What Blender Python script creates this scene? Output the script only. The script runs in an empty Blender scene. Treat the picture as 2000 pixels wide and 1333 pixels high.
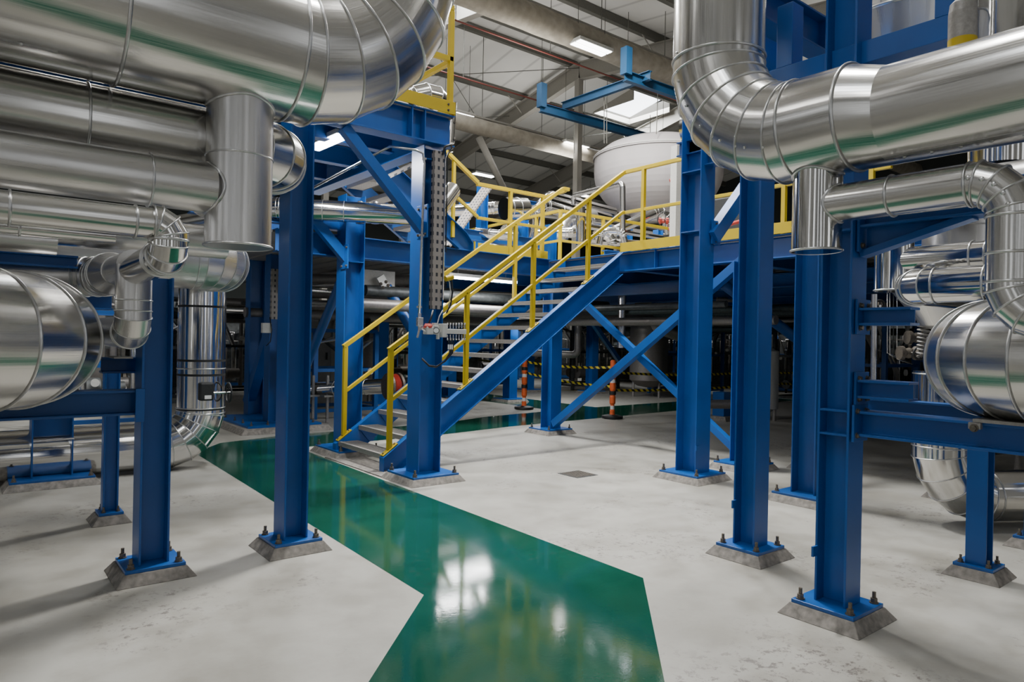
import bpy, math, random
from mathutils import Vector, Matrix
random.seed(7)
V = Vector
scene = bpy.context.scene
COL = scene.collection
PI = math.pi

# ------------------------------------------------------------------ camera frame (world: X right-forward, Y left-forward, Z up)
F_PX = 1355.277
HC = 1.5
_y, _p, _r = -6.73576115e-01, 2.04851409e-03, 1.94062443e-02
def _rot():
    cy, sy, cp, sp, cr, sr = math.cos(_y), math.sin(_y), math.cos(_p), math.sin(_p), math.cos(_r), math.sin(_r)
    Ry = Matrix(((cy, 0, sy), (0, 1, 0), (-sy, 0, cy)))
    Rx = Matrix(((1, 0, 0), (0, cp, -sp), (0, sp, cp)))
    Rz = Matrix(((cr, -sr, 0), (sr, cr, 0), (0, 0, 1)))
    return Rz @ Rx @ Ry
_M = _rot()
def _ax(i, c):
    v = V((_M[0][i], _M[1][i], _M[2][i])); return v if v[c] > 0 else -v
AX = _ax(0, 2); AY = _ax(2, 2); AZ = -_ax(1, 1)      # the world axes seen in (right, down, forward)
CAM = V((0, 0, HC))
def ray(px, py):
    d = V(((px - 1000) / F_PX, (py - 666.5) / F_PX, 1.0))
    return V((AX.dot(d), AY.dot(d), AZ.dot(d)))
def on(px, py, axis, val):
    d = ray(px, py); return CAM + d * ((val - CAM[axis]) / d[axis])
def fl(px, py, z=0.0): return on(px, py, 2, z)
def dep(px, py, d): return CAM + ray(px, py) * d

cam_d = bpy.data.cameras.new('camera'); cam = bpy.data.objects.new('camera', cam_d); COL.objects.link(cam)
right = V((AX[0], AY[0], AZ[0])); down = V((AX[1], AY[1], AZ[1])); fwd = V((AX[2], AY[2], AZ[2]))
cam.matrix_world = Matrix((( right.x, -down.x, -fwd.x, CAM.x), (right.y, -down.y, -fwd.y, CAM.y), (right.z, -down.z, -fwd.z, CAM.z), (0, 0, 0, 1)))
cam_d.sensor_width = 36; cam_d.lens = 36 * F_PX / 2000
cam_d.clip_start = 0.05; cam_d.clip_end = 200
scene.camera = cam

# ------------------------------------------------------------------ materials
def new_mat(name):
    m = bpy.data.materials.new(name); m.use_nodes = True
    nt = m.node_tree; b = nt.nodes['Principled BSDF']
    return m, nt, b
def ND(nt, t, **kw):
    n = nt.nodes.new(t)
    for k, v in kw.items():
        if k in n.inputs: n.inputs[k].default_value = v
        else: setattr(n, k, v)
    return n
def L(nt, a, b): nt.links.new(a, b)
def ramp(nt, fac, stops):
    r = nt.nodes.new('ShaderNodeValToRGB'); e = r.color_ramp.elements
    while len(e) < len(stops): e.new(0.5)
    for i, (p, c) in enumerate(stops):
        e[i].position = p; e[i].color = (*c, 1) if len(c) == 3 else c
    L(nt, fac, r.inputs[0]); return r
def plain(name, col, rough=0.5, metal=0.0, noise=0.06, bump=0.0, scale=30, emit=None, coat=0.0):
    m, nt, b = new_mat(name)
    tc = ND(nt, 'ShaderNodeTexCoord')
    n = ND(nt, 'ShaderNodeTexNoise', Scale=scale, Detail=3.0)
    L(nt, tc.outputs['Object'], n.inputs['Vector'])
    c0 = tuple(max(0, c * (1 - noise)) for c in col); c1 = tuple(min(1, c * (1 + noise)) for c in col)
    r = ramp(nt, n.outputs['Fac'], [(0.3, c0), (0.7, c1)])
    L(nt, r.outputs[0], b.inputs['Base Color'])
    b.inputs['Roughness'].default_value = rough; b.inputs['Metallic'].default_value = metal
    b.inputs['Coat Weight'].default_value = coat
    if bump:
        bp = ND(nt, 'ShaderNodeBump', Strength=bump, Distance=0.002); L(nt, n.outputs['Fac'], bp.inputs['Height']); L(nt, bp.outputs[0], b.inputs['Normal'])
    if emit:
        b.inputs['Emission Color'].default_value = (*emit[0], 1); b.inputs['Emission Strength'].default_value = emit[1]
    return m

def paint(name, col, rough=0.38, var=0.12):
    m, nt, b = new_mat(name)
    tc = ND(nt, 'ShaderNodeTexCoord')
    n1 = ND(nt, 'ShaderNodeTexNoise', Scale=3.0, Detail=4.0); L(nt, tc.outputs['Object'], n1.inputs['Vector'])
    n2 = ND(nt, 'ShaderNodeTexNoise', Scale=160.0, Detail=2.0); L(nt, tc.outputs['Object'], n2.inputs['Vector'])
    r = ramp(nt, n1.outputs['Fac'], [(0.25, tuple(c * (1 - var) for c in col)), (0.75, tuple(c * (1 + var) for c in col))])
    L(nt, r.outputs[0], b.inputs['Base Color'])
    b.inputs['Roughness'].default_value = rough
    bp = ND(nt, 'ShaderNodeBump', Strength=0.12, Distance=0.002); L(nt, n2.outputs['Fac'], bp.inputs['Height']); L(nt, bp.outputs[0], b.inputs['Normal'])
    return m

def cladding(name, col=(0.66, 0.65, 0.625), r0=0.17, r1=0.27, wav=0.35, dark=0.9):
    """rolled aluminium: brushing and faint rolling ripples run along the sheet (UV v), uv in metres"""
    m, nt, b = new_mat(name)
    uv = ND(nt, 'ShaderNodeUVMap')
    oi = ND(nt, 'ShaderNodeObjectInfo')
    off = ND(nt, 'ShaderNodeVectorMath', operation='SCALE'); off.inputs['Scale'].default_value = 37.0
    cx = ND(nt, 'ShaderNodeCombineXYZ'); L(nt, oi.outputs['Random'], cx.inputs[0]); L(nt, oi.outputs['Random'], cx.inputs[2]); L(nt, cx.outputs[0], off.inputs[0])
    add = ND(nt, 'ShaderNodeVectorMath', operation='ADD'); L(nt, uv.outputs[0], add.inputs[0]); L(nt, off.outputs[0], add.inputs[1])
    def stretch(sx, sy, scale, detail):
        mp = ND(nt, 'ShaderNodeMapping'); mp.inputs['Scale'].default_value = (sx, sy, 1)
        L(nt, add.outputs[0], mp.inputs['Vector'])
        n = ND(nt, 'ShaderNodeTexNoise', Scale=scale, Detail=detail); L(nt, mp.outputs[0], n.inputs['Vector']); return n
    fine = stretch(260, 2.5, 1.0, 2.0)
    mid = stretch(26, 0.7, 1.0, 2.0)
    big = stretch(5, 2.2, 1.0, 2.0)
    mr = ND(nt, 'ShaderNodeMapRange'); mr.inputs['From Min'].default_value = .3; mr.inputs['From Max'].default_value = .7
    mr.inputs['To Min'].default_value = r0; mr.inputs['To Max'].default_value = r1
    L(nt, fine.outputs['Fac'], mr.inputs['Value'])
    L(nt, mr.outputs[0], b.inputs['Roughness'])
    cr = ramp(nt, big.outputs['Fac'], [(0.3, tuple(c * dark for c in col)), (0.7, col)])
    L(nt, cr.outputs[0], b.inputs['Base Color'])
    b.inputs['Metallic'].default_value = 1.0
    b1 = ND(nt, 'ShaderNodeBump', Strength=wav, Distance=0.0028); L(nt, mid.outputs['Fac'], b1.inputs['Height'])
    b2 = ND(nt, 'ShaderNodeBump', Strength=0.02, Distance=0.0006); L(nt, fine.outputs['Fac'], b2.inputs['Height']); L(nt, b1.outputs[0], b2.inputs['Normal'])
    b3 = ND(nt, 'ShaderNodeBump', Strength=0.2, Distance=0.012); L(nt, big.outputs['Fac'], b3.inputs['Height']); L(nt, b2.outputs[0], b3.inputs['Normal'])
    L(nt, b3.outputs[0], b.inputs['Normal'])
    return m

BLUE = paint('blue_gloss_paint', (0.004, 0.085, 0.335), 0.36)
BLUE_D = paint('shaded_blue_gloss_paint', (0.004, 0.065, 0.25), 0.42)  # same blue paint with shade put into the colour
HOISTB = paint('unlit_hoist_blue', (0.003, 0.045, 0.11), 0.6)  # unlit look of the hoist frame put into its blue
YEL = paint('yellow_rail_paint', (0.50, 0.36, 0.004), 0.5, 0.08)
ALU = cladding('aluminium_cladding')
ALU_S = cladding('shiny_aluminium_cladding', (0.72, 0.71, 0.69), 0.08, 0.16, 0.25)
ALU_D = cladding('satin_aluminium_cladding', (0.62, 0.61, 0.595), 0.27, 0.34, 0.2)
BEAD = plain('aluminium_seam', (0.62, 0.62, 0.61), 0.28, 1.0, 0.1)
STEEL = plain('galvanised_steel', (0.30, 0.285, 0.265), 0.45, 0.35, 0.15, 0.2, 60)
STAIN = plain('stainless_steel', (0.62, 0.61, 0.60), 0.25, 1.0, 0.08)
BOLT = plain('weathered_bolt', (0.16, 0.14, 0.115), 0.5, 0.7, 0.3, 0.2, 80)
GROUT = plain('grout_concrete', (0.20, 0.185, 0.165), 0.85, 0, 0.35, 0.6, 22)
BLACK = plain('black_rubber', (0.012, 0.013, 0.013), 0.55, 0, 0.3, 0.3, 40)
CABLE = plain('black_cable', (0.01, 0.011, 0.012), 0.4)
ORANGE = plain('orange_plastic', (0.75, 0.13, 0.03), 0.42)
WHITE = plain('white_reflective_tape', (0.75, 0.75, 0.73), 0.35)
RED = plain('red_paint', (0.42, 0.045, 0.03), 0.45)
REDD = plain('dull_red_pipe', (0.16, 0.035, 0.025), 0.6)
CABINET = plain('cabinet_grey', (0.24, 0.235, 0.215), 0.55, 0, 0.08)
GREYPL = plain('pale_grey_plastic', (0.5, 0.5, 0.47), 0.45)
DARKM = plain('dark_machinery', (0.05, 0.055, 0.055), 0.5, 0.3, 0.4, 0.4, 12)
DARKG = plain('dark_green_shadow_steel', (0.03, 0.045, 0.045), 0.6, 0.2, 0.4)
CREAM = plain('roof_steel_paint', (0.30, 0.285, 0.25), 0.6, 0, 0.06)
PURL = plain('purlin_steel', (0.12, 0.118, 0.10), 0.65, 0, 0.1)
DUCT = plain('canvas_duct', (0.30, 0.27, 0.215), 0.85, 0, 0.18, 0.5, 5)
TANKM = plain('tank_cover', (0.40, 0.375, 0.37), 0.75, 0, 0.05, 0.5, 2.2)
VM = plain('dull_vessel_steel', (0.22, 0.205, 0.19), .45, .55, .1)
PALEW = plain('pale_wall', (.26, .26, .25), .7, 0, .06)
GLOWSTRIP = plain('added_glow_strip', (.8, .82, .85), .5, emit=((.92, .95, 1.0), 1.15))  # glow for the strips added behind the viewer
LAMP = plain('lamp_diffuser', (0.9, 0.9, 0.9), 0.5, emit=((1, 0.99, 0.97), 9.0))
LAMP2 = plain('tube_lamp_diffuser', (0.9, 0.9, 0.9), 0.5, emit=((1, 0.99, 1.0), 16.0))
SKYL = plain('skylight_sheet', (0.9, 0.92, 1.0), 0.5, emit=((0.9, 0.94, 1.0), 5.0))
WALLM = plain('wall_cladding', (0.035, 0.042, 0.04), 0.8, 0, 0.1)

def ceiling_mat():
    m, nt, b = new_mat('roof_insulation_panels')
    tc = ND(nt, 'ShaderNodeTexCoord')
    n = ND(nt, 'ShaderNodeTexNoise', Scale=0.7, Detail=4.0); L(nt, tc.outputs['Object'], n.inputs['Vector'])
    w = ND(nt, 'ShaderNodeTexWave', Scale=0.26); w.bands_direction = 'X'; L(nt, tc.outputs['Object'], w.inputs['Vector'])
    r = ramp(nt, n.outputs['Fac'], [(0.3, (0.70, 0.69, 0.65)), (0.7, (0.80, 0.79, 0.75))])
    r2 = ramp(nt, w.outputs['Fac'], [(0.0, (0.6, 0.6, 0.6)), (0.04, (1, 1, 1))])
    mx = ND(nt, 'ShaderNodeMix', data_type='RGBA', blend_type='MULTIPLY'); mx.inputs['Factor'].default_value = .7
    L(nt, r.outputs[0], mx.inputs['A']); L(nt, r2.outputs[0], mx.inputs['B'])
    L(nt, mx.outputs['Result'], b.inputs['Base Color']); b.inputs['Roughness'].default_value = .8
    return m
CEIL = ceiling_mat()

def floor_mat(green=False):
    m, nt, b = new_mat('green_walkway_paint' if green else 'concrete_floor')
    tc = ND(nt, 'ShaderNodeTexCoord')
    def nz(s, d, rough=.55, lac=2.0):
        n = ND(nt, 'ShaderNodeTexNoise', Scale=s, Detail=d, Roughness=rough); L(nt, tc.outputs['Object'], n.inputs['Vector']); return n
    big = nz(0.55, 5.0); mid = nz(3.2, 6.0, .62); fine = nz(85.0, 3.0); patch = nz(1.15, 3.0, .5)
    if green:
        c = ramp(nt, big.outputs['Fac'], [(0.25, (0.003, 0.045, 0.026)), (0.55, (0.006, 0.072, 0.045)), (0.8, (0.008, 0.09, 0.062))])
    else:
        c = ramp(nt, big.outputs['Fac'], [(0.25, (0.25, 0.24, 0.205)), (0.5, (0.335, 0.325, 0.29)), (0.75, (0.395, 0.39, 0.36))])
    c2 = ramp(nt, mid.outputs['Fac'], [(0.33, (0.74, 0.72, 0.68)), (0.58, (1, 1, 1))])
    mx = ND(nt, 'ShaderNodeMix', data_type='RGBA', blend_type='MULTIPLY'); mx.inputs['Factor'].default_value = .4 if green else .75
    L(nt, c.outputs[0], mx.inputs['A']); L(nt, c2.outputs[0], mx.inputs['B'])
    out = mx.outputs['Result']
    # dark scuffs: sharp speckle that shows only inside soft patches
    sp = nz(17.0, 9.0, .78)
    s1 = ramp(nt, sp.outputs['Fac'], [(0.41, (1, 1, 1)), (0.46, (0, 0, 0))])
    s2 = ramp(nt, patch.outputs['Fac'], [(0.5, (0, 0, 0)), (0.64, (1, 1, 1))])
    mm = ND(nt, 'ShaderNodeMath', operation='MULTIPLY'); L(nt, s1.outputs[0], mm.inputs[0]); L(nt, s2.outputs[0], mm.inputs[1])
    mf = ND(nt, 'ShaderNodeMath', operation='MULTIPLY'); L(nt, mm.outputs[0], mf.inputs[0]); mf.inputs[1].default_value = .15 if green else .8
    mx2 = ND(nt, 'ShaderNodeMix', data_type='RGBA'); L(nt, mf.outputs[0], mx2.inputs['Factor']); L(nt, out, mx2.inputs['A'])
    mx2.inputs['B'].default_value = (0.1, 0.085, 0.075, 1)
    L(nt, mx2.outputs['Result'], b.inputs['Base Color'])
    rr = ND(nt, 'ShaderNodeMapRange'); rr.inputs['From Min'].default_value = .3; rr.inputs['From Max'].default_value = .7
    rr.inputs['To Min'].default_value = .055 if green else .42; rr.inputs['To Max'].default_value = .10 if green else .62
    L(nt, mid.outputs['Fac'], rr.inputs['Value']); L(nt, rr.outputs[0], b.inputs['Roughness'])
    peel = nz(26.0, 2.0)
    bp = ND(nt, 'ShaderNodeBump', Strength=.10 if green else .12, Distance=.0012 if green else .004); L(nt, peel.outputs['Fac'], bp.inputs['Height'])
    bp2 = ND(nt, 'ShaderNodeBump', Strength=.10, Distance=.001); L(nt, fine.outputs['Fac'], bp2.inputs['Height']); L(nt, bp.outputs[0], bp2.inputs['Normal'])
    L(nt, bp2.outputs[0], b.inputs['Normal'])
    b.inputs['Specular IOR Level'].default_value = .42 if green else .5
    return m
FLOOR = floor_mat(); GREEN = floor_mat(True)

def stripes(name, a, c, scale):
    m, nt, b = new_mat(name)
    uv = ND(nt, 'ShaderNodeUVMap')
    sp = ND(nt, 'ShaderNodeSeparateXYZ'); L(nt, uv.outputs[0], sp.inputs[0])
    ad = ND(nt, 'ShaderNodeMath', operation='ADD'); L(nt, sp.outputs[0], ad.inputs[0]); L(nt, sp.outputs[1], ad.inputs[1])
    ml = ND(nt, 'ShaderNodeMath', operation='MULTIPLY'); L(nt, ad.outputs[0], ml.inputs[0]); ml.inputs[1].default_value = scale
    fr = ND(nt, 'ShaderNodeMath', operation='FRACT'); L(nt, ml.outputs[0], fr.inputs[0])
    gt = ND(nt, 'ShaderNodeMath', operation='GREATER_THAN'); L(nt, fr.outputs[0], gt.inputs[0]); gt.inputs[1].default_value = .5
    mx = ND(nt, 'ShaderNodeMix', data_type='RGBA'); L(nt, gt.outputs[0], mx.inputs['Factor'])
    mx.inputs['A'].default_value = (*a, 1); mx.inputs['B'].default_value = (*c, 1)
    L(nt, mx.outputs['Result'], b.inputs['Base Color']); b.inputs['Roughness'].default_value = .5
    return m
def tray_mat():
    m, nt, b = new_mat('perforated_tray_steel')
    uv = ND(nt, 'ShaderNodeUVMap'); sp = ND(nt, 'ShaderNodeSeparateXYZ'); L(nt, uv.outputs[0], sp.inputs[0])
    def slot(out, period, duty):
        d = ND(nt, 'ShaderNodeMath', operation='DIVIDE'); L(nt, out, d.inputs[0]); d.inputs[1].default_value = period
        f = ND(nt, 'ShaderNodeMath', operation='FRACT'); L(nt, d.outputs[0], f.inputs[0])
        g = ND(nt, 'ShaderNodeMath', operation='LESS_THAN'); L(nt, f.outputs[0], g.inputs[0]); g.inputs[1].default_value = duty; return g.outputs[0]
    mu = ND(nt, 'ShaderNodeMath', operation='MULTIPLY'); L(nt, slot(sp.outputs[0], .06, .42), mu.inputs[0]); L(nt, slot(sp.outputs[1], .085, .45), mu.inputs[1])
    mx = ND(nt, 'ShaderNodeMix', data_type='RGBA'); L(nt, mu.outputs[0], mx.inputs['Factor'])
    mx.inputs['A'].default_value = (.27, .245, .225, 1); mx.inputs['B'].default_value = (.015, .02, .03, 1)
    L(nt, mx.outputs['Result'], b.inputs['Base Color']); b.inputs['Roughness'].default_value = .55
    return m
TRAY = tray_mat()
HAZ = stripes('hazard_stripe', (0.62, 0.50, 0.03), (0.012, 0.012, 0.012), 7.0)

# ------------------------------------------------------------------ mesh builder
class MB:
    def __init__(s): s.v = []; s.f = []; s.sm = []; s.uv = []
    def face(s, idx, smooth=False, uv=None):
        s.f.append(idx); s.sm.append(smooth); s.uv.append(uv or [(0, 0)] * len(idx))
    def add(s, vs):
        n = len(s.v); s.v += [V(p) for p in vs]; return n
    def prism(s, prof, p0, p1, u, v, k0=1.0, k1=1.0):
        """closed profile [(a,b)] in the (u,v) frame swept from p0 to p1"""
        p0, p1 = V(p0), V(p1); n = len(prof)
        b = s.add([p0 + u * (x * k0) + v * (y * k0) for x, y in prof] + [p1 + u * (x * k1) + v * (y * k1) for x, y in prof])
        ln = (p1 - p0).length; acc = 0
        for i in range(n):
            j = (i + 1) % n
            d = math.hypot(prof[j][0] - prof[i][0], prof[j][1] - prof[i][1])
            s.face([b + i, b + j, b + n + j, b + n + i], False, [(acc, 0), (acc + d, 0), (acc + d, ln), (acc, ln)]); acc += d
        s.face(list(range(b, b + n))[::-1]); s.face(list(range(b + n, b + 2 * n)))
        return s
    def box(s, c, size, ux=None, uy=None, uz=None):
        ux = ux or V((1, 0, 0)); uy = uy or V((0, 1, 0)); uz = uz or V((0, 0, 1)); c = V(c)
        hx, hy, hz = size[0] / 2, size[1] / 2, size[2] / 2
        return s.prism([(-hx, -hy), (hx, -hy), (hx, hy), (-hx, hy)], c - uz * hz, c + uz * hz, ux, uy)
    def bb(s, a, b):
        return s.box([(a[i] + b[i]) / 2 for i in range(3)], [abs(a[i] - b[i]) for i in range(3)])
    def bar(s, p0, p1, w, h, up=None):
        p0, p1 = V(p0), V(p1); d = (p1 - p0).normalized(); up = V(up or (0, 0, 1))
        if abs(d.dot(up)) > .98: up = V((1, 0, 0))
        u = d.cross(up).normalized(); v = u.cross(d).normalized()
        return s.prism([(-w / 2, -h / 2), (w / 2, -h / 2), (w / 2, h / 2), (-w / 2, h / 2)], p0, p1, u, v)
    def ibeam(s, p0, p1, h, b, v, tf=.014, tw=.010):
        p0, p1 = V(p0), V(p1); d = (p1 - p0).normalized(); v = V(v); v = (v - d * v.dot(d)).normalized(); u = d.cross(v)
        B, H = b / 2, h / 2; w = tw / 2
        prof = [(-B, -H), (B, -H), (B, -H + tf), (w, -H + tf), (w, H - tf), (B, H - tf), (B, H), (-B, H), (-B, H - tf), (-w, H - tf), (-w, -H + tf), (-B, -H + tf)]
        n = len(prof)
        b0 = s.add([p0 + u * x + v * y for x, y in prof] + [p1 + u * x + v * y for x, y in prof])
        for i in range(n):
            j = (i + 1) % n; s.face([b0 + i, b0 + j, b0 + n + j, b0 + n + i])
        for o, rev in ((b0, True), (b0 + n, False)):
            for q in ([0, 1, 2, 3, 10, 11], [3, 4, 9, 10], [4, 5, 6, 7, 8, 9]):
                q = [o + k for k in q]; s.face(q[::-1] if rev else q)
        return s
    def channel(s, p0, p1, h, b, v, side, t=.012):
        """C section, height h along v, flanges toward side"""
        p0, p1 = V(p0), V(p1); v = V(v); d = (p1 - p0).normalized(); v = (v - d * v.dot(d)).normalized(); u = V(side); u = (u - d * u.dot(d) - v * u.dot(v)).normalized()
        H = h / 2
        for (x0, x1, y0, y1) in ((0, t, -H, H), (t, b, H - t, H), (t, b, -H, -H + t)):
            s.prism([(x0, y0), (x1, y0), (x1, y1), (x0, y1)], p0, p1, u, v)
        return s
    def cyl(s, p0, p1, r0, r1=None, n=24, cap=True, smooth=True):
        p0, p1 = V(p0), V(p1); r1 = r0 if r1 is None else r1
        d = (p1 - p0).normalized(); a = V((0, 0, 1)) if abs(d.z) < .9 else V((1, 0, 0))
        u = d.cross(a).normalized(); v = d.cross(u); ln = (p1 - p0).length
        cs = [(math.cos(2 * PI * i / n), math.sin(2 * PI * i / n)) for i in range(n)]
        b = s.add([p0 + (u * c + v * q) * r0 for c, q in cs] + [p1 + (u * c + v * q) * r1 for c, q in cs])
        for i in range(n):
            j = (i + 1) % n
            s.face([b + i, b + j, b + n + j, b + n + i], smooth, [(2 * PI * r0 * i / n, 0), (2 * PI * r0 * (i + 1) / n, 0), (2 * PI * r0 * (i + 1) / n, ln), (2 * PI * r0 * i / n, ln)])
        if cap:
            b = s.add([p0 + (u * c + v * q) * r0 for c, q in cs] + [p1 + (u * c + v * q) * r1 for c, q in cs])
            if r0 > 1e-5: s.face(list(range(b, b + n))[::-1])
            if r1 > 1e-5: s.face(list(range(b + n, b + 2 * n)))
        return s
    def lathe(s, prof, o, axis=(0, 0, 1), n=32):
        """prof [(r, t)] along axis from o"""
        o = V(o); d = V(axis).normalized(); a = V((0, 0, 1)) if abs(d.z) < .9 else V((1, 0, 0))
        u = d.cross(a).normalized(); v = d.cross(u); acc = 0
        for k in range(len(prof) - 1):
            (r0, t0), (r1, t1) = prof[k], prof[k + 1]
            seg = math.hypot(r1 - r0, t1 - t0)
            rm = max(r0, r1)
            ring = lambda r, t: [o + d * t + (u * math.cos(2 * PI * i / n) + v * math.sin(2 * PI * i / n)) * r for i in range(n)]
            b = s.add(ring(r0, t0) + ring(r1, t1))
            for i in range(n):
                j = (i + 1) % n
                s.face([b + i, b + j, b + n + j, b + n + i], True, [(2 * PI * rm * i / n, acc), (2 * PI * rm * (i + 1) / n, acc), (2 * PI * rm * (i + 1) / n, acc + seg), (2 * PI * rm * i / n, acc + seg)])
            acc += seg
        return s
    def tube(s, pts, r, n=10, closed=False):
        pts = [V(p) for p in pts]; m = len(pts)
        u = None; rings = []
        for i in range(m):
            if closed: t = (pts[(i + 1) % m] - pts[i - 1]).normalized()
            else: t = (pts[min(i + 1, m - 1)] - pts[max(i - 1, 0)]).normalized()
            if u is None:
                a = V((0, 0, 1)) if abs(t.z) < .9 else V((1, 0, 0)); u = t.cross(a).normalized()
            else: u = (u - t * u.dot(t)).normalized()
            v = t.cross(u)
            rings.append([pts[i] + (u * math.cos(2 * PI * k / n) + v * math.sin(2 * PI * k / n)) * r for k in range(n)])
        b = s.add([p for rg in rings for p in rg])
        for i in range(m if closed else m - 1):
            ii = (i + 1) % m
            sh = 0
            if closed and ii == 0:
                sh = min(range(n), key=lambda q: (rings[0][q] - rings[-1][0]).length)
            for k in range(n):
                k2 = (k + 1) % n
                s.face([b + i * n + k, b + i * n + k2, b + ii * n + (k2 + sh) % n, b + ii * n + (k + sh) % n], True,
                       [(k * r, i * .1), ((k + 1) * r, i * .1), ((k + 1) * r, (i + 1) * .1), (k * r, (i + 1) * .1)])
        if not closed:
            s.face([b + k for k in range(n)][::-1]); s.face([b + (m - 1) * n + k for k in range(n)])
        return s
    def sphere(s, c, r, n=10, m=6, sc=(1, 1, 1)):
        c = V(c); prof = [(math.sin(PI * k / m) * r, -math.cos(PI * k / m) * r) for k in range(m + 1)]
        b0 = len(s.v); s.lathe(prof, (0, 0, 0), n=n)
        for i in range(b0, len(s.v)): s.v[i] = V((s.v[i].x * sc[0], s.v[i].y * sc[1], s.v[i].z * sc[2])) + c
        return s

def origin_of(o):
    p = V((0, 0, 0))
    while o: p = p + o.location; o = o.parent
    return p
def obj(name, mb, mat, parent=None, loc=None, bev=0.0):
    """link mb (world coordinates) as ONE mesh object below parent"""
    me = bpy.data.meshes.new(name)
    base = origin_of(parent) if parent else V((0, 0, 0))
    if loc is None:
        loc = base if parent else V((sum(p.x for p in mb.v) / len(mb.v), sum(p.y for p in mb.v) / len(mb.v), min(p.z for p in mb.v)))
    loc = V(loc)
    me.from_pydata([tuple(p - loc) for p in mb.v], [], mb.f)
    me.polygons.foreach_set('use_smooth', mb.sm)
    ul = me.uv_layers.new(name='UVMap')
    flat = [c for f in mb.uv for q in f for c in q]
    ul.data.foreach_set('uv', flat)
    me.validate(); me.update()
    me.materials.append(mat)
    o = bpy.data.objects.new(name, me); COL.objects.link(o)
    if parent: o.parent = parent; o.location = loc - base
    else: o.location = loc
    if bev:
        b = o.modifiers.new('bevel', 'BEVEL'); b.width = bev; b.segments = 2; b.limit_method = 'ANGLE'; b.angle_limit = math.radians(50)
    return o
def tag(o, label, cat, group=None):
    o['label'] = label; o['category'] = cat
    if group: o['group'] = group
    return o
def thing(name, label, cat, loc=(0, 0, 0), group=None):
    o = bpy.data.objects.new(name, None); COL.objects.link(o); o.location = loc; o.empty_display_size = .1
    return tag(o, label, cat, group)
def struct(name, mb, mat, parent=None):
    o = obj(name, mb, mat, parent)
    o['kind'] = 'structure'
    return o
def share(name, src, parent, world_loc):
    c = src.copy(); c.name = name; COL.objects.link(c); c.parent = parent
    c.location = V(world_loc) - origin_of(parent); return c

X1, Y1, Z1 = V((1, 0, 0)), V((0, 1, 0)), V((0, 0, 1))

# shared small meshes
def _bolt_mesh(s=1.0):
    mb = MB(); mb.cyl((0, 0, 0), (0, 0, .006 * s), .024 * s, n=12); mb.cyl((0, 0, .006 * s), (0, 0, .028 * s), .019 * s, n=6, smooth=False); mb.cyl((0, 0, .028 * s), (0, 0, .062 * s), .010 * s, n=10)
    me = bpy.data.meshes.new('anchor_bolt'); me.from_pydata([tuple(p) for p in mb.v], [], mb.f); me.materials.append(BOLT); return me
BOLT_ME = _bolt_mesh()
def _head_mesh():
    mb = MB(); mb.cyl((0, 0, 0), (0, 0, .004), .016, n=12); mb.cyl((0, 0, .004), (0, 0, .016), .012, n=6, smooth=False)
    me = bpy.data.meshes.new('bolt'); me.from_pydata([tuple(p) for p in mb.v], [], mb.f); me.materials.append(BOLT); return me
HEAD_ME = _head_mesh()
def _rivet_mesh():
    mb = MB(); mb.lathe([(.0075, 0), (.0075, .002), (.005, .005), (0, .0062)], (0, 0, 0), n=10)
    me = bpy.data.meshes.new('rivet'); me.from_pydata([tuple(p) for p in mb.v], [], mb.f)
    me.polygons.foreach_set('use_smooth', [True] * len(me.polygons)); me.materials.append(BEAD); return me
RIVET_ME = _rivet_mesh()
def put(me, name, parent, world, normal=(0, 0, 1), sc=1.0):
    o = bpy.data.objects.new(name, me); COL.objects.link(o); o.parent = parent
    o.location = V(world) - origin_of(parent)
    o.rotation_mode = 'QUATERNION'; o.rotation_quaternion = V((0, 0, 1)).rotation_difference(V(normal).normalized())
    o.scale = (sc, sc, sc); return o

# ------------------------------------------------------------------ pipes
def frame(d):
    a = V((0, 0, 1)) if abs(d.z) < .9 else V((1, 0, 0))
    u = d.cross(a).normalized(); return u, d.cross(u)
def ringpts(P, d, R, u, v, nrm=None, n=48):
    out = []
    for i in range(n):
        a = 2 * PI * i / n; q = P + (u * math.cos(a) + v * math.sin(a)) * R
        if nrm is not None: q = q - d * ((q - P).dot(nrm) / d.dot(nrm))
        out.append(q)
    return out
def skin(mb, ra, rb, R, v0, v1):
    n = len(ra); b = mb.add(ra + rb)
    for i in range(n):
        j = (i + 1) % n
        ua, ub = 2 * PI * R * i / n, 2 * PI * R * (i + 1) / n
        mb.face([b + i, b + j, b + n + j, b + n + i], True, [(ua, v0), (ub, v0), (ub, v1), (ua, v1)])
def band(parent, ring, r=.006, name='seam_band', mat=None):
    return obj(name, MB().tube(ring, r, 8, closed=True), mat or BEAD, parent)
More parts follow.
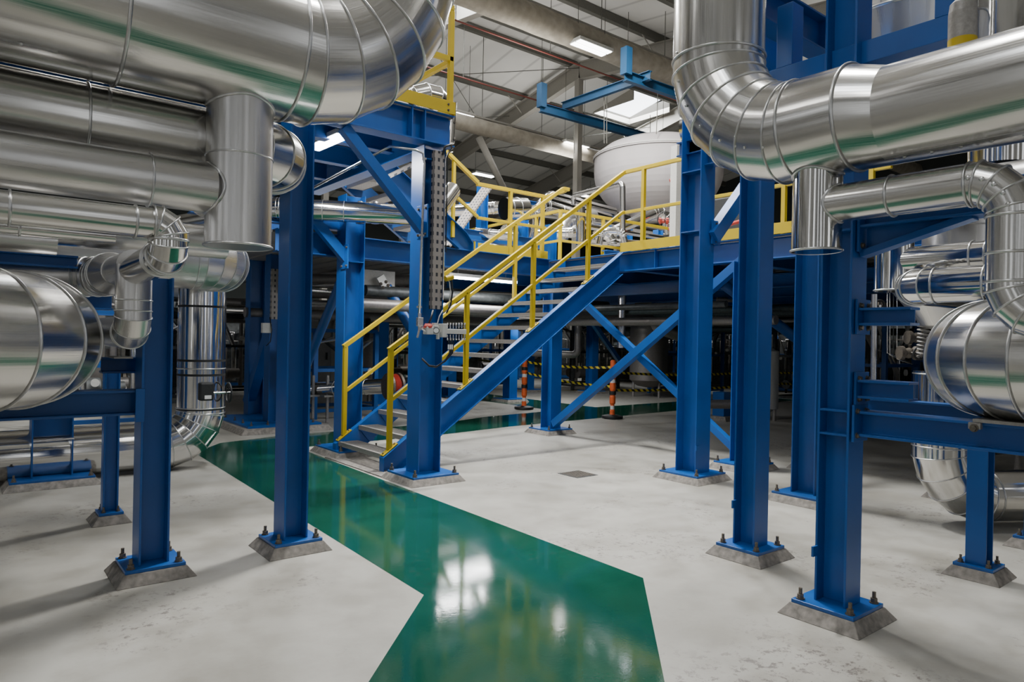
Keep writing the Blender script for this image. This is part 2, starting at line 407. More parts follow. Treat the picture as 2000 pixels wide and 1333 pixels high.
def pipe(name, label, pts, R, cat='pipe', Rb=None, n=5, bands=(), mat=None, group=None, bead=.006, cap0=True, cap1=True, seams=True, rows=(), seg=48, root=None, minor=False):
    """clad pipe through corner points; mitred elbows; bands = [(leg, distance)], rows = [(leg, angle_deg, count, d0, d1)] of rivets on a lap strip"""
    mat = mat or ALU; pts = [V(p) for p in pts]; Rb = Rb or 2.2 * R
    if root is None: root = thing(name, label, cat, pts[0], group)
    legs = []; m = len(pts)
    trims = [0.0] * m; ang = [0.0] * m
    for i in range(1, m - 1):
        a = (pts[i] - pts[i - 1]).normalized(); b = (pts[i + 1] - pts[i]).normalized()
        th = a.angle(b); ang[i] = th; trims[i] = Rb * math.tan(th / 2)
    d = (pts[1] - pts[0]).normalized(); u, v = frame(d); acc = 0.0
    one = MB() if minor else None
    for i in range(m - 1):
        d = (pts[i + 1] - pts[i]).normalized()
        if i > 0:
            q = dp.rotation_difference(d); u = q @ u; v = q @ v
        a = pts[i] + d * trims[i]; b = pts[i + 1] - d * trims[i + 1]
        ra, rb = ringpts(a, d, R, u, v, n=seg), ringpts(b, d, R, u, v, n=seg)
        ln = (b - a).length
        if (b - a).dot(d) > 1e-3:
            mb = one or MB(); skin(mb, ra, rb, R, acc, acc + ln)
            if i == 0 and cap0: k = mb.add(ra); mb.face(list(range(k, k + seg))[::-1])
            if i == m - 2 and cap1: k = mb.add(rb); mb.face(list(range(k, k + seg)))
            if not one: obj('pipe_section', mb, mat, root)
        for (lg, dist) in bands:
            if lg == i:
                c = pts[i] + d * dist; band(root, ringpts(c, d, R + bead * .3, u, v, n=seg), bead)
        for (lg, deg, cnt, d0, d1) in rows:
            if lg == i:
                an = math.radians(deg); nn = u * math.cos(an) + v * math.sin(an)
                lap = MB().prism([(-.012, -.001), (.012, -.001), (.012, .0025), (-.012, .0025)], pts[i] + d * d0 + nn * R, pts[i] + d * d1 + nn * R, d.cross(nn), nn)
                lpo = obj('lap_strip', lap, BEAD, root)
                for k in range(cnt):
                    put(RIVET_ME, 'rivet', lpo, pts[i] + d * (d0 + (d1 - d0) * (k + .5) / cnt) + nn * (R + .0015), nn)
        acc += ln
        if i < m - 2:
            d2 = (pts[i + 2] - pts[i + 1]).normalized(); th = ang[i + 1]
            axis = d.cross(d2).normalized(); O = b + (axis.cross(d)).normalized() * Rb
            dl = th / n; rad = (b - O); mb = one or MB(); prev = ringpts(b, d, R, u, v, n=seg); uu, vv, dd = u.copy(), v.copy(), d.copy()
            if seams and not minor: band(root, ringpts(b, d, R + bead * .3, u, v, n=seg), bead)
            a0 = acc
            for k in range(n):
                rot = Matrix.Rotation((k + .5) * dl, 3, axis)
                P = O + (rot @ rad) / math.cos(dl / 2)
                dn = Matrix.Rotation((k + 1) * dl, 3, axis) @ d
                nrm = (dd + dn).normalized()
                rg = ringpts(P, dd, R, uu, vv, nrm, n=seg)
                sg = Rb * dl * (.5 if k == 0 else 1); skin(mb, prev, rg, R, a0, a0 + sg); a0 += sg
                if seams and not minor: band(root, [P + (x - P) * (1 + bead * .3 / R) for x in rg], bead * .8)
                q = dd.rotation_difference(dn); uu = q @ uu; vv = q @ vv; dd = dn; prev = rg
            aend = O + Matrix.Rotation(th, 3, axis) @ rad
            rg = ringpts(aend, dd, R, uu, vv, n=seg); skin(mb, prev, rg, R, a0, a0 + Rb * dl * .5); acc = a0 + Rb * dl * .5
            if seams and not minor: band(root, [aend + (x - aend) * (1 + bead * .3 / R) for x in rg], bead)
            if not one: obj('elbow', mb, mat, root)
        dp = d
    if one: obj('pipe_run', one, mat, root)
    return root
def saddle(root, c, a, bdir, R, r, mat=None, rad=.006):
    """raised weld band where a branch r meets a main R"""
    a, bdir = V(a).normalized(), V(bdir).normalized(); s = a.cross(bdir); pts = []
    for i in range(48):
        t = 2 * PI * i / 48
        pts.append(V(c) + a * (r * math.cos(t)) + s * (r * math.sin(t)) + bdir * math.sqrt(max(R * R - (r * math.sin(t)) ** 2, 0)))
    return band(root, pts, rad, 'saddle_band', mat)

# ------------------------------------------------------------------ columns and beams
def pedestal(root, cx, cy, a, b, h, za=None):
    """tapered grout plinth a x b at the floor"""
    t = h * .75
    mb = MB(); k = mb.add([(cx - a, cy - b, 0), (cx + a, cy - b, 0), (cx + a, cy + b, 0), (cx - a, cy + b, 0), (cx - a + t, cy - b + t, h), (cx + a - t, cy - b + t, h), (cx + a - t, cy + b - t, h), (cx - a + t, cy + b - t, h)])
    for q in ([3, 2, 1, 0], [4, 5, 6, 7], [0, 1, 5, 4], [1, 2, 6, 5], [2, 3, 7, 6], [3, 0, 4, 7]): mb.face([k + i for i in q])
    return obj('grout_plinth', mb, GROUT, root, bev=.004)
def column(label, cx, cy, top, h=.17, b=.17, web='y', ped=(.225, .225), ph=.065, plate=None, bolts=True, stiff=(), mat=None, group='blue steel columns on grout plinths', bolt_s=1.0, lug=None, bev=.002):
    """H column; web='y': web runs along Y with flanges facing +-Y"""
    root = thing('steel_column', label, 'column', (cx, cy, 0), group)
    pedestal(root, cx, cy, ped[0], ped[1], ph)
    mat = mat or BLUE
    pa, pb = plate or (ped[0] - .055, ped[1] - .055)
    bpl = obj('base_plate', MB().bb((cx - pa, cy - pb, ph), (cx + pa, cy + pb, ph + .02)), mat, root, bev=.002)
    v = Y1 if web == 'y' else X1
    obj('shaft', MB().ibeam((cx, cy, ph + .02), (cx, cy, top), h, b, v, .013, .010), mat, root, bev=bev)
    if bolts:
        for sx in (-1, 1):
            for sy in (-1, 1):
                put(BOLT_ME, 'anchor_bolt', bpl, (cx + sx * (pa - .035), cy + sy * (pb - .035), ph + .02), sc=bolt_s)
    for z in stiff:
        for s in (-1, 1):
            if web == 'y': mb = MB().bb((cx + s * .006, cy - h / 2 + .013, z - .006), (cx + s * b / 2, cy + h / 2 - .013, z + .006))
            else: mb = MB().bb((cx - h / 2 + .013, cy + s * .006, z - .006), (cx + h / 2 - .013, cy + s * b / 2, z + .006))
            obj('stiffener_plate', mb, mat, root, bev=.0015)
    return root
def beam(label, p0, p1, h, b, mat=None, group=None, tf=.014, tw=.010, name='steel_beam', plates=(), bolts=(), v=Z1, cat='beam'):
    p0, p1 = V(p0), V(p1); root = thing(name, label, cat, p0, group); mat = mat or BLUE
    obj('web_and_flanges', MB().ibeam(p0, p1, h, b, v, tf, tw), mat, root, bev=.002)
    d = (p1 - p0).normalized(); side = d.cross(V(v)).normalized()
    for t in plates:
        c = p0 + d * t
        for s in (-1, 1):
            obj('stiffener_plate', MB().box(c + side * s * b / 4, (.012, b / 2 - .006, h - 2 * tf), d, side, V(v)), mat, root)
    for (q, nrm) in bolts: put(HEAD_ME, 'bolt', root, q, nrm)
    return root
def endplate(root, c, nrm, w, h, t=.014, mat=None, bolts=True, upv=Z1, n=2, m=2):
    nrm = V(nrm); side = nrm.cross(upv).normalized()
    epl = obj('end_plate', MB().box(V(c), (t, w, h), nrm, side, upv), mat or BLUE, root, bev=.002)
    if bolts:
        for i in range(n):
            for j in range(m):
                put(HEAD_ME, 'bolt', epl, V(c) + side * (w / 2 - .03) * (2 * i / (n - 1) - 1 if n > 1 else 0) + upv * (h / 2 - .035) * (2 * j / (m - 1) - 1 if m > 1 else 0) + nrm * t / 2, nrm)
def brace(label, p0, p1, w, h, up, mat=None, group='diagonal braces', gusset=True, round_=False, g0=.16, g1=.16):
    p0, p1 = V(p0), V(p1); root = thing('diagonal_brace', label, 'brace', p0, group); mat = mat or BLUE
    mb = MB()
    if round_: mb.cyl(p0, p1, w / 2, n=24)
    else: mb.bar(p0, p1, w, h, up)
    obj('brace_bar', mb, mat, root, bev=0 if round_ else .002)
    return root

# ================================================================== THE SETTING
RX0, RX1, RY0, RY1 = -9.0, 34.0, -9.0, 34.0
struct('floor', MB().bb((RX0, RY0, -.2), (RX1, RY1, 0)), FLOOR)

def slab(polys, z0, z1):
    mb = MB()
    for P in polys:
        n = len(P); k = mb.add([(x, y, z0) for x, y in P] + [(x, y, z1) for x, y in P])
        ar = sum(P[i][0] * P[(i + 1) % n][1] - P[(i + 1) % n][0] * P[i][1] for i in range(n))
        top = list(range(k + n, k + 2 * n)); mb.face(top if ar > 0 else top[::-1])
        for i in range(n):
            j = (i + 1) % n; q = [k + i, k + j, k + n + j, k + n + i]; mb.face(q if ar > 0 else q[::-1])
    return mb
gp = [fl(720, 1333), fl(828, 1163), fl(380, 885), fl(430, 866), fl(545, 852), fl(632, 846)]
g1 = [(p.x, p.y) for p in gp]
d0 = (g1[0][0] - g1[1][0], g1[0][1] - g1[1][1])
start_l = (g1[1][0] + d0[0] * 3.4, g1[1][1] + d0[1] * 3.4)
a = fl(1298, 1333); b = fl(1256, 1130); c = fl(607, 885)
start_r = (b.x + (a.x - b.x) * 3.4, b.y + (a.y - b.y) * 3.4)
lowp = [(3.52, 9.0), (5.93, 9.1), (7.5, 9.35), (12.37, 9.68), (14.2, 9.75), (18.0, 9.9)]
upp = [(18.0, 11.25), (15.0, 11.2), (11.32, 11.1), (11.32, 20.0), (9.95, 20.0), (9.95, 11.0), (8.0, 10.75), (6.7, 10.33), (4.46, 10.24)]
poly = [start_r, (b.x, b.y), (c.x, c.y)] + lowp + upp + [g1[4], g1[3], g1[2], g1[1], start_l]
def tri_obj(name, P, z):
    import mathutils.geometry as mg
    tris = mg.tessellate_polygon([[V((x, y, 0)) for x, y in P]])
    mb = MB(); k = mb.add([(x, y, z) for x, y in P])
    for t in tris:
        q = [P[i] for i in t]; ar = (q[1][0] - q[0][0]) * (q[2][1] - q[0][1]) - (q[2][0] - q[0][0]) * (q[1][1] - q[0][1])
        mb.face([k + i for i in (t if ar > 0 else t[::-1])])
    return mb
wk = obj('painted_walkway', tri_obj('w', poly, .0015), GREEN); wk['kind'] = 'structure'
tag(wk, 'glossy green painted walkway crossing the concrete floor', 'walkway')

# roof: ridge along X at Y=18, portal rafters along Y
RY, RZ = 18.0, 11.75
def roofz(y): return RZ - (.19 * (y - RY) if y > RY else .13 * (RY - y))
SKX = [(20.9, 23.1, 18.7, 20.9), (8.4, 11.0, 15.6, 16.9), (2.5, 5.0, 9.0, 11.5), (-3, -1, 0, 3)]
mb = MB()
def roof_quad(x0, x1, y0, y1, dz=.0):
    k = mb.add([(x0, y0, roofz(y0) + dz), (x0, y1, roofz(y1) + dz), (x1, y1, roofz(y1) + dz), (x1, y0, roofz(y0) + dz)]); mb.face([k, k + 1, k + 2, k + 3])
xs = sorted(set([RX0, RX1] + [q for s in SKX for q in s[:2]])); ys = sorted(set([RY0, RY, RY1] + [q for s in SKX for q in s[2:]]))
for i in range(len(xs) - 1):
    for j in range(len(ys) - 1):
        cx, cy = (xs[i] + xs[i + 1]) / 2, (ys[j] + ys[j + 1]) / 2
        if any(s[0] < cx < s[1] and s[2] < cy < s[3] for s in SKX): continue
        roof_quad(xs[i], xs[i + 1], ys[j], ys[j + 1])
struct('ceiling', mb, CEIL)
for k, s in enumerate(SKX):
    mb = MB(); roof_quad(s[0], s[1], s[2], s[3], .25)
    w = struct('window_or_glow_panel_%d' % (k + 1), mb, SKYL)
    mb = MB()
    for (x0, x1, y0, y1) in ((s[0] - .06, s[0], s[2], s[3]), (s[1], s[1] + .06, s[2], s[3]), (s[0], s[1], s[2] - .06, s[2]), (s[0], s[1], s[3], s[3] + .06)):
        zz = min(roofz(y0), roofz(y1)); mb.bb((x0, y0, zz - .05), (x1, y1, zz + .5))
    struct('trim_%d' % (k + 1), mb, CREAM)
for y in [3.4, 5.6, 7.8, 10.0, 12.2, 14.4, 17.3, 18.4, 21.1, 23.4, 25.7, 28.0, 30.3, 32.4]:
    z = roofz(y) - .14
    mb = MB().bb((RX0, y - .03, z - .10), (RX1, y + .03, z + .12)); mb.bb((RX0, y - .03, z - .12), (RX1, y + .12, z - .10))
    tag(struct('roof_purlin', mb, PURL), 'grey steel purlin running along under the pale roof panels', 'purlin', 'roof purlins')
for xr in (5.2, 11.2, 17.2, 23.4, 29.5):
    for (ya, yb) in ((RY, RY1), (2.0, RY)):
        za, zb = roofz(ya) - .62, roofz(yb) - .62
        r = struct('roof_rafter', MB().ibeam((xr, ya, za), (xr, yb, zb), .62, .24, Z1, .02, .015), CREAM)
        tag(r, 'cream portal rafter of the roof frame below the purlins', 'rafter', 'roof rafters')
        # stays between rafter and purlins
        for y in [21.1, 23.4, 25.7] if yb > RY + 1 or ya > RY + 1 or yb == RY1 else [10.0, 12.2, 14.4]:
            for sx in (-1, 1):
                st = struct('purlin_stay', MB().bar((xr, y, roofz(y) - .88), (xr + sx * .85, y, roofz(y) - .2), .03, .03), CREAM)
                tag(st, 'thin stay from rafter up to purlin', 'stay', 'purlin stays')
for (x, y) in ((17.2, RY), (11.2, 26.0), (17.2, 30.5), (23.4, RY)):
    tag(struct('roof_post', MB().bb((x - .11, y - .11, 0), (x + .11, y + .11, roofz(y) - .9)), CREAM), 'pale square post carrying the roof frame', 'post', 'roof posts')
# wind bracing rods and sag ties under the roof
for (x0, y0, x1, y1) in ((11.2, 22, 17.2, 18), (17.2, 23.6, 11.2, 18.8), (17.2, 17, 23.4, 12), (5.2, 18, 11.2, 24), (11.2, 17, 5.2, 11.8), (17.2, 26, 23.4, 20), (11.2, 26, 17.2, 22)):
    mb = MB().tube([(x0, y0, roofz(y0) - .5), (x1, y1, roofz(y1) - .5)], .014, 6)
    tag(struct('bracing_rod', mb, PURL), 'thin wind bracing rod crossing under the roof', 'rod', 'wind bracing rods')
mb = MB().bb((RX0, RY1, 0), (RX1, RY1 + .2, 9.4)); struct('wall_left', mb, WALLM)
mb = MB().bb((RX1, RY0, 0), (RX1 + .2, RY1, 12)); struct('wall_right', mb, WALLM)
struct('wall_back', MB().bb((RX0, RY0 - .2, 0), (RX1, RY0, 12)), PALEW)
struct('wall_front', MB().bb((RX0 - .2, RY0, 0), (RX0, RY1, 12)), PALEW)
for k, (a0, a1) in enumerate(((-7.5, -6.3), (-3.2, -2.4), (1.5, 2.7), (6.0, 6.8), (10.5, 12.0))):  # unseen glowing strips added for upright highlights on pipes and columns
    struct('window_or_glow_panel_%d' % (5 + k), MB().bb((a0, RY0, 1.0), (a1, RY0 + .03, 7.5)), GLOWSTRIP)
for k, (a0, a1) in enumerate(((-7.0, -6.2), (-2.5, -1.4), (2.5, 3.2), (7.5, 9.0), (12.5, 13.3))):  # more added strips on the other unseen wall, also for highlights
    struct('window_or_glow_panel_%d' % (10 + k), MB().bb((RX0, a0, 1.0), (RX0 + .03, a1, 7.5)), GLOWSTRIP)
# diagonal roof strut (pale tube) seen over the railing
tag(struct('wind_strut', MB().tube([on(935, 268, 1, 21), on(985, 372, 1, 21)], .13, 14), CREAM), 'pale round diagonal strut dropping from the far rafter', 'strut')

# ------------------------------------------------------------------ overhead services under the roof
def canvas_duct(label, y, z, r, x0, x1, sag=.04):
    root = thing('fabric_duct', label, 'duct', (x0, y, z))
    prof = []; n = int((x1 - x0) / .5)
    for i in range(n + 1): prof.append((r * (1 - (.03 if i % 3 == 0 else 0) + .01 * math.sin(i * 2.1)), i * (x1 - x0) / n))
    obj('fabric_sleeve', MB().lathe(prof, (x0, y, z), (1, 0, 0), 28), DUCT, root)
    obj('hanger_rail', MB().bb((x0, y - .02, z + r + .05), (x1, y + .02, z + r + .1)), CREAM, root)
    for i in range(int((x1 - x0) / 2.6)):
        xx = x0 + 1 + i * 2.6
        obj('hanger_wire', MB().cyl((xx, y, z + r), (xx, y, roofz(y) - .05), .012, n=6), PURL, root)
    return root
canvas_duct('large tan fabric air duct hung high under the roof ridge', 13.0, 9.33, .33, -6, 33)
canvas_duct('lower tan fabric air duct ending beside the white tank', 18.6, 8.47, .26, 2, 19.0)
def red_line(label, px0, px1, y):
    p0, p1 = on(*px0, 1, y), on(*px1, 1, y); z = (p0.z + p1.z) / 2
    root = thing('sprinkler_pipe', label, 'pipe', (p0.x - 6, y, z))
    obj('pipe_run', MB().tube([(p0.x - 6, y, z), (p1.x + 12, y, z)], .022, 10), REDD, root)
    x = p0.x
    while x < p1.x + 3:
        obj('drop_hanger', MB().cyl((x, y, z), (x, y, roofz(y) - .1), .01, n=6), PURL, root); x += 3
red_line('thin red sprinkler pipe nearest under the roof ridge', (890, 40), (1310, 192), 13.8)
red_line('thin red sprinkler pipe lower down behind the blue hoist frame', (905, 143), (1200, 250), 16.8)

def highbay(label, p, w=1.2, d=.42, name='ceiling_light'):
    p = V(p); root = thing(name, label, 'light', p)
    obj('housing', MB().bb((p.x - w / 2, p.y - d / 2, p.z + .02), (p.x + w / 2, p.y + d / 2, p.z + .10)), GREYPL, root)
    for s in (-1, 1):
        obj('lamp_strip', MB().bb((p.x - w / 2 + .04, p.y + s * d / 4 - d * .19, p.z), (p.x + w / 2 - .04, p.y + s * d / 4 + d * .19, p.z + .02)), LAMP, root)
    for s in (-1, 1):
        obj('suspension_wire', MB().cyl((p.x + s * w * .4, p.y, p.z + .1), (p.x + s * w * .4, p.y, roofz(p.y) - .05), .008, n=6), PURL, root)
    ld = bpy.data.lights.new('lamp_glow', 'AREA'); ld.shape = 'RECTANGLE'; ld.size = w; ld.size_y = d; ld.energy = HB; ld.color = (1, .985, .96)
    lo = bpy.data.objects.new('lamp_glow', ld); COL.objects.link(lo); lo.parent = root; lo.location = (0, 0, -.02)
    return root
HB = 60
highbay('twin strip high bay light nearest the roof ridge, over the large duct', on(1155, 95, 2, 9.0))
highbay('bright high bay light beside the white tank and lower duct', on(1122, 285, 2, 8.6))
highbay('high bay light just right of the yellow guard rail post', on(893, 224, 2, 9.0))
highbay('small far high bay light above the deck pipes', on(1140, 383, 2, 9.2))
highbay('far high bay light above the yellow stair rail bend', on(945, 343, 2, 9.0))
# high bays out of view; those behind the viewer added for streaks in the metal
for i, (x, y) in enumerate(((6.0, 6.6), (10.5, 10.0), (4.2, 2.4), (9.5, 2.5), (1.5, 10.5), (5.0, 13.5), (-4.0, 2.0), (-5.0, 7.0), (-3.0, -3.5))):
    HB = (1150, 880, 180, 90, 150, 540, 35, 50, 20)[i]
    highbay('high bay light overhead, out of view', (x, y, 9.0), 1.3, .5, 'ceiling_light')['group'] = 'high bay lights overhead'

# ================================================================== COLUMNS (near)
column('nearest blue steel column at right, bolted to a pale chamfered grout plinth', 3.83, 1.865, 5.2, .175, .17, 'y', (.228, .228), .065, stiff=(1.016, 1.147, 2.13), group=None)
column('second tall blue column from the right foreground, just left of the nearest one', 4.41, 2.775, 5.2, .17, .17, 'y', (.222, .222), .065, group=None)
column('blue steel column right of the staircase with knee brace on its right side', 6.37, 4.74, 4.15, .27, .25, 'y', (.31, .31), .065, stiff=(2.72, 3.38), group=None, bolt_s=1.1)
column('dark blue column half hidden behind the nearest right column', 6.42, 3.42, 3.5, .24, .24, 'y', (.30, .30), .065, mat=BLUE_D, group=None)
column('short blue column holding up the beam below the right low pipe', 5.29, 1.64, 1.0, .13, .12, 'x', (.17, .17), .065, group=None, bolt_s=.8)
column('short blue column at the right edge of the picture', 6.42, 1.62, 1.0, .13, .12, 'x', (.17, .17), .065, group=None, bolt_s=.8)
column('foreground blue column left of the green walkway, pipes meet above it', 1.85, 4.78, 3.2, .17, .20, 'x', (.222, .222), .065, group=None)
column('foreground blue column at left beside the large left low pipe', .955, 4.765, 1.84, .17, .20, 'x', (.222, .222), .065, stiff=(), group=None)
column('slender blue column behind the left foreground column', .955, 6.27, 1.22, .11, .10, 'x', (.14, .16), .065, group=None, bolt_s=.7)
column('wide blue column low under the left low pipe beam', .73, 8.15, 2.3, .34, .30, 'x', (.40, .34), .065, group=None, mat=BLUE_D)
column('blue column in front of the staircase with valve manifold and cable tray', 3.87, 6.32, 3.5, .27, .25, 'x', (.33, .33), .065, stiff=(2.86, 3.36), group=None, bolt_s=1.15)
column('blue column standing behind the foot of the staircase', 3.93, 8.28, 3.3, .27, .25, 'x', (.33, .42), .065, stiff=(2.45,), group=None, bolt_s=1.1)
column('blue column under the top of the staircase where two braces start', 7.52, 8.38, 2.5, .24, .22, 'y', (.31, .30), .065, group=None)
column('blue column under the deck edge, right of the braced column', 7.42, 4.78, 2.5, .24, .22, 'y', (.31, .30), .065, group=None)
column('dark blue column behind the second right foreground column', 8.25, 4.2, 2.5, .26, .26, 'y', (.32, .32), .065, group=None, mat=BLUE_D)
# two columns on one shared footing, rear left
root = thing('column_footing', 'wide blue base plate on grout carrying two thick columns at rear left', 'footing', (4.0, 11.6, 0))
pedestal(root, 4.0, 11.5, .72, 1.05, .08)
obj('base_plate', MB().bb((3.42, 10.6, .08), (4.58, 12.4, .11)), BLUE, root)
for (cx_, cy_, lb_) in ((4.0, 11.15, 'front thick blue column on the wide rear left footing'), (4.05, 12.28, 'rear thick blue column on the wide rear left footing')):
    r_ = thing('steel_column', lb_, 'column', (cx_, cy_, .11)); obj('shaft', MB().ibeam((cx_, cy_, .11), (cx_, cy_, 3.6), .26, .24, X1), BLUE_D, r_)
for (x, y) in ((3.5, 10.7), (3.5, 11.1), (3.5, 11.5), (3.5, 12.0), (4.0, 10.7), (4.48, 10.7), (4.48, 11.2), (4.48, 11.8), (3.75, 10.7), (4.25, 10.7)):
    put(BOLT_ME, 'anchor_bolt', root, (x, y, .11))
brace('blue diagonal brace between the paired columns at rear left', (4.0, 12.4, .3), (4.1, 10.3, 3.2), .16, .16, Z1, BLUE_D, None)
brace('blue round diagonal brace left of the column behind the stair foot', (4.1, 8.6, 2.6), (4.1, 10.9, .2), .13, .13, Z1, BLUE_D, None, round_=True)
for (x, y, t) in ((9.6, 14.5, 'deck column left of the barrier posts'), (13.0, 15.5, 'deck column behind the barrier posts, left of a pair'), (14.3, 14.2, 'deck column behind the barrier posts, right of a pair'), (10.5, 13.2, 'deck column beyond the stair treads'), (7.2, 13.6, 'deck column seen between stair rails'), (11.2, 5.6, 'deck column seen in the gap left of the right foreground columns')):
    column('distant blue ' + t, x, y, 2.5, .26, .24, 'y', (.34, .34), .06, bolts=False, group=None, bev=0)

# lugs on right columns
for (p, nm) in ((on(1591, 1077, 1, 1.93), 'nearest right column'), (on(1434, 985, 1, 2.84), 'second right column'), (on(1362, 876, 1, 4.6), 'braced column')):
    tag(obj('lifting_lug', MB().box(p, (.05, .012, .055)), BLUE), 'small blue lug plate welded to the ' + nm, 'lug')

# ================================================================== STAIRCASE (main)
SX0, NR = 3.70, 15
RUN, RISE = .271, .187
SYN, SYF = 6.93, 8.08
st = thing('staircase', 'blue steel staircase with grating treads rising to the deck', 'staircase', (SX0, 7.5, 0))
slope = V((RUN, 0, RISE)).normalized(); nrmS = V((-RISE, 0, RUN)).normalized()
def stringer(y, side):
    mb = MB()
    # channel with plumb-cut foot and level head, flanges outward
    H = .27
    top0 = V((SX0 - .02, y, .165)); 
    L_ = (7.50 - SX0 + .02) / slope.x
    A = top0; B = top0 + slope * L_
    vert_h = H / slope.x
    t = .012; w = .085
    def poly_plate(pts, y0, y1):
        n = len(pts); k = mb.add([(x, y0, z) for x, z in pts] + [(x, y1, z) for x, z in pts])
        f0 = list(range(k, k + n)); f1 = list(range(k + n, k + 2 * n))
        mb.face(f0); mb.face(f1[::-1])
        for i in range(n):
            j = (i + 1) % n; mb.face([k + i, k + n + i, k + n + j, k + j])
    fx = A.x; bx = A.x + (vert_h - A.z) / (RISE / RUN)
    web_pts = [(A.x, 0.0), (A.x + (vert_h - A.z) * RUN / RISE, 0.0), (B.x, B.z - vert_h), (B.x, B.z), (A.x, A.z)]
    poly_plate(web_pts, y - t / 2, y + t / 2)
    # flanges
    y0, y1 = sorted((y, y + side * w))
    def strip(p, q, th):
        n_ = V((-(q[1] - p[1]), 0, q[0] - p[0])).normalized() * th
        pts = [(p[0], p[1]), (q[0], q[1]), (q[0] - n_.x, q[1] - n_.z), (p[0] - n_.x, p[1] - n_.z)]
        poly_plate(pts, y0, y1)
    strip((A.x, A.z), (B.x, B.z), t)
    strip((web_pts[1][0], web_pts[1][1] + .0), (B.x, B.z - vert_h), -t)
    poly_plate([(A.x, 0), (A.x + t, 0), (A.x + t, A.z), (A.x, A.z)], y0, y1)
    return obj('stringer', mb, BLUE, st, bev=.002)
stringer(SYN, -1); stringer(SYF, 1)
def tread_mesh(w, dpt):
    mb = MB()
    for yy in (0, w): mb.bb((0, yy - .0035 if yy else 0, -.035), (dpt, yy if yy else .0035, 0))
    mb.bb((0, 0, -.05), (.006, w, .004)); mb.bb((dpt - .005, 0, -.035), (dpt, w, 0))
    mb.bb((-.002, 0, -.012), (.03, w, .004))
    nb = int(w / .026)
    for i in range(1, nb): yy = i * w / nb; mb.bb((.006, yy - .0022, -.03), (dpt - .005, yy + .0022, 0))
    for i in range(1, 8): xx = i * dpt / 8; mb.bb((xx - .0022, .003, -.02), (xx + .0022, w - .003, 0))
    for i in range(0, nb, 1):
        yy = (i + .5) * w / nb; mb.bb((.03, yy - .004, -.001), (.05, yy + .004, .004))
    return mb
tw = SYF - SYN - .02
t0 = None
for i in range(1, NR):
    x, z = SX0 + RUN * (i - 1) + .01, RISE * i
    if t0 is None:
        mb = tread_mesh(tw, .265)
        for k in range(len(mb.v)): mb.v[k] = mb.v[k] + V((x, SYN + .01, z))
        t0 = obj('tread', mb, STEEL, st, loc=(x, SYN + .01, z)); t0.location = V((x, SYN + .01, z)) - st.location
    else: share('tread', t0, st, (x, SYN + .01, z))
# bracket plates under the treads on the far stringer
for i in range(1, 7):
    x, z = SX0 + RUN * (i - 1) + .02, RISE * i - .05
    mb = MB(); k = mb.add([(x, SYF - .012, z), (x + .24, SYF - .012, z), (x + .20, SYF - .012, z - .16), (x + .14, SYF - .012, z - .16), (x, SYF - .02, z), (x + .24, SYF - .02, z), (x + .20, SYF - .02, z - .16), (x + .14, SYF - .02, z - .16)])
    mb.face([k, k + 1, k + 2, k + 3]); mb.face([k + 7, k + 6, k + 5, k + 4])
    for a_, b_ in ((0, 1), (1, 2), (2, 3), (3, 0)): mb.face([k + a_, k + 4 + a_, k + 4 + b_, k + b_])
    obj('tread_bracket', mb, BLUE, st)
# slotted concrete foot slab of the stair
root = tag(obj('footing_slab', MB().bb((3.55, 6.6, 0), (3.95, 8.1, .012)), GROUT), 'low ribbed concrete pad under the staircase foot', 'footing')

RW = .052  # rail width
def zline(x): return .165 + (x - SX0 + .02) * RISE / RUN
def stair_rail(label, y, xs, hi=1.14, mid=.57, x_end=7.52, deck_to=None, posts_on_deck=()):
    root = thing('handrail', label, 'handrail', (xs[0], y, zline(xs[0])))
    for x in xs:
        z = zline(x)
        zt = hi + z
        obj('post', MB().bb((x - RW / 2, y - RW / 2, z + .01), (x + RW / 2, y + RW / 2, zt - .02)), YEL, root, bev=.003)
        c = V((x, y, z + .012)); fpl = obj('foot_plate', MB().box(c, (.22, .075, .012), slope, Y1, nrmS), YEL, root, bev=.001)
        for s in (-1, 1): put(HEAD_ME, 'bolt', fpl, c + slope * s * .085 + nrmS * .006, nrmS, .7)
    def pl_(h, ext):
        a_ = V((xs[0] - ext, y, zline(xs[0] - ext) + h)); b_ = V((x_end, y, zline(x_end) + h)); return a_, b_
    a_, b_ = pl_(hi, RW / 2); obj('top_rail', MB().bar(a_, b_, RW, RW), YEL, root, bev=.003)
    a_, b_ = pl_(mid, 0); obj('mid_rail', MB().bar(a_ + V((.02, 0, 0)), b_, RW * .8, RW * .8), YEL, root, bev=.003)
    return root, pl_(hi, 0)[1], pl_(mid, 0)[1]
r1, e_hi, e_mid = stair_rail('yellow stair handrail on the near side, running on along the right deck edge', SYN - .03, (3.78, 4.80, 5.84, 6.83))
# continues along the deck edge toward -Y
DX = 7.56; ZD = 2.80
for (e, zz) in ((e_hi, ZD + 1.17), (e_mid, ZD + .58)):
    w_ = RW if zz > ZD + 1 else RW * .8
    obj('deck_rail', MB().bar((DX, SYN + .01, zz), (DX, 3.2, zz), w_, w_), YEL, r1, bev=.003)
    if e.z < zz: pass
    obj('corner_piece', MB().bar(e, (DX, e.y, zz), w_, w_), YEL, r1, bev=.003)
for yy in (6.55, 5.45, 4.4, 3.4):
    obj('post', MB().bb((DX - RW / 2, yy - RW / 2, ZD), (DX + RW / 2, yy + RW / 2, ZD + 1.15)), YEL, r1, bev=.003)
obj('toe_board', MB().bb((DX - .075, 3.1, ZD), (DX - .065, SYN - .02, ZD + .13)), YEL, r1, bev=.001)
r2, f_hi, f_mid = stair_rail('yellow stair handrail on the far side of the main staircase', SYF + .03, (3.80, 5.1, 6.5), x_end=7.45)
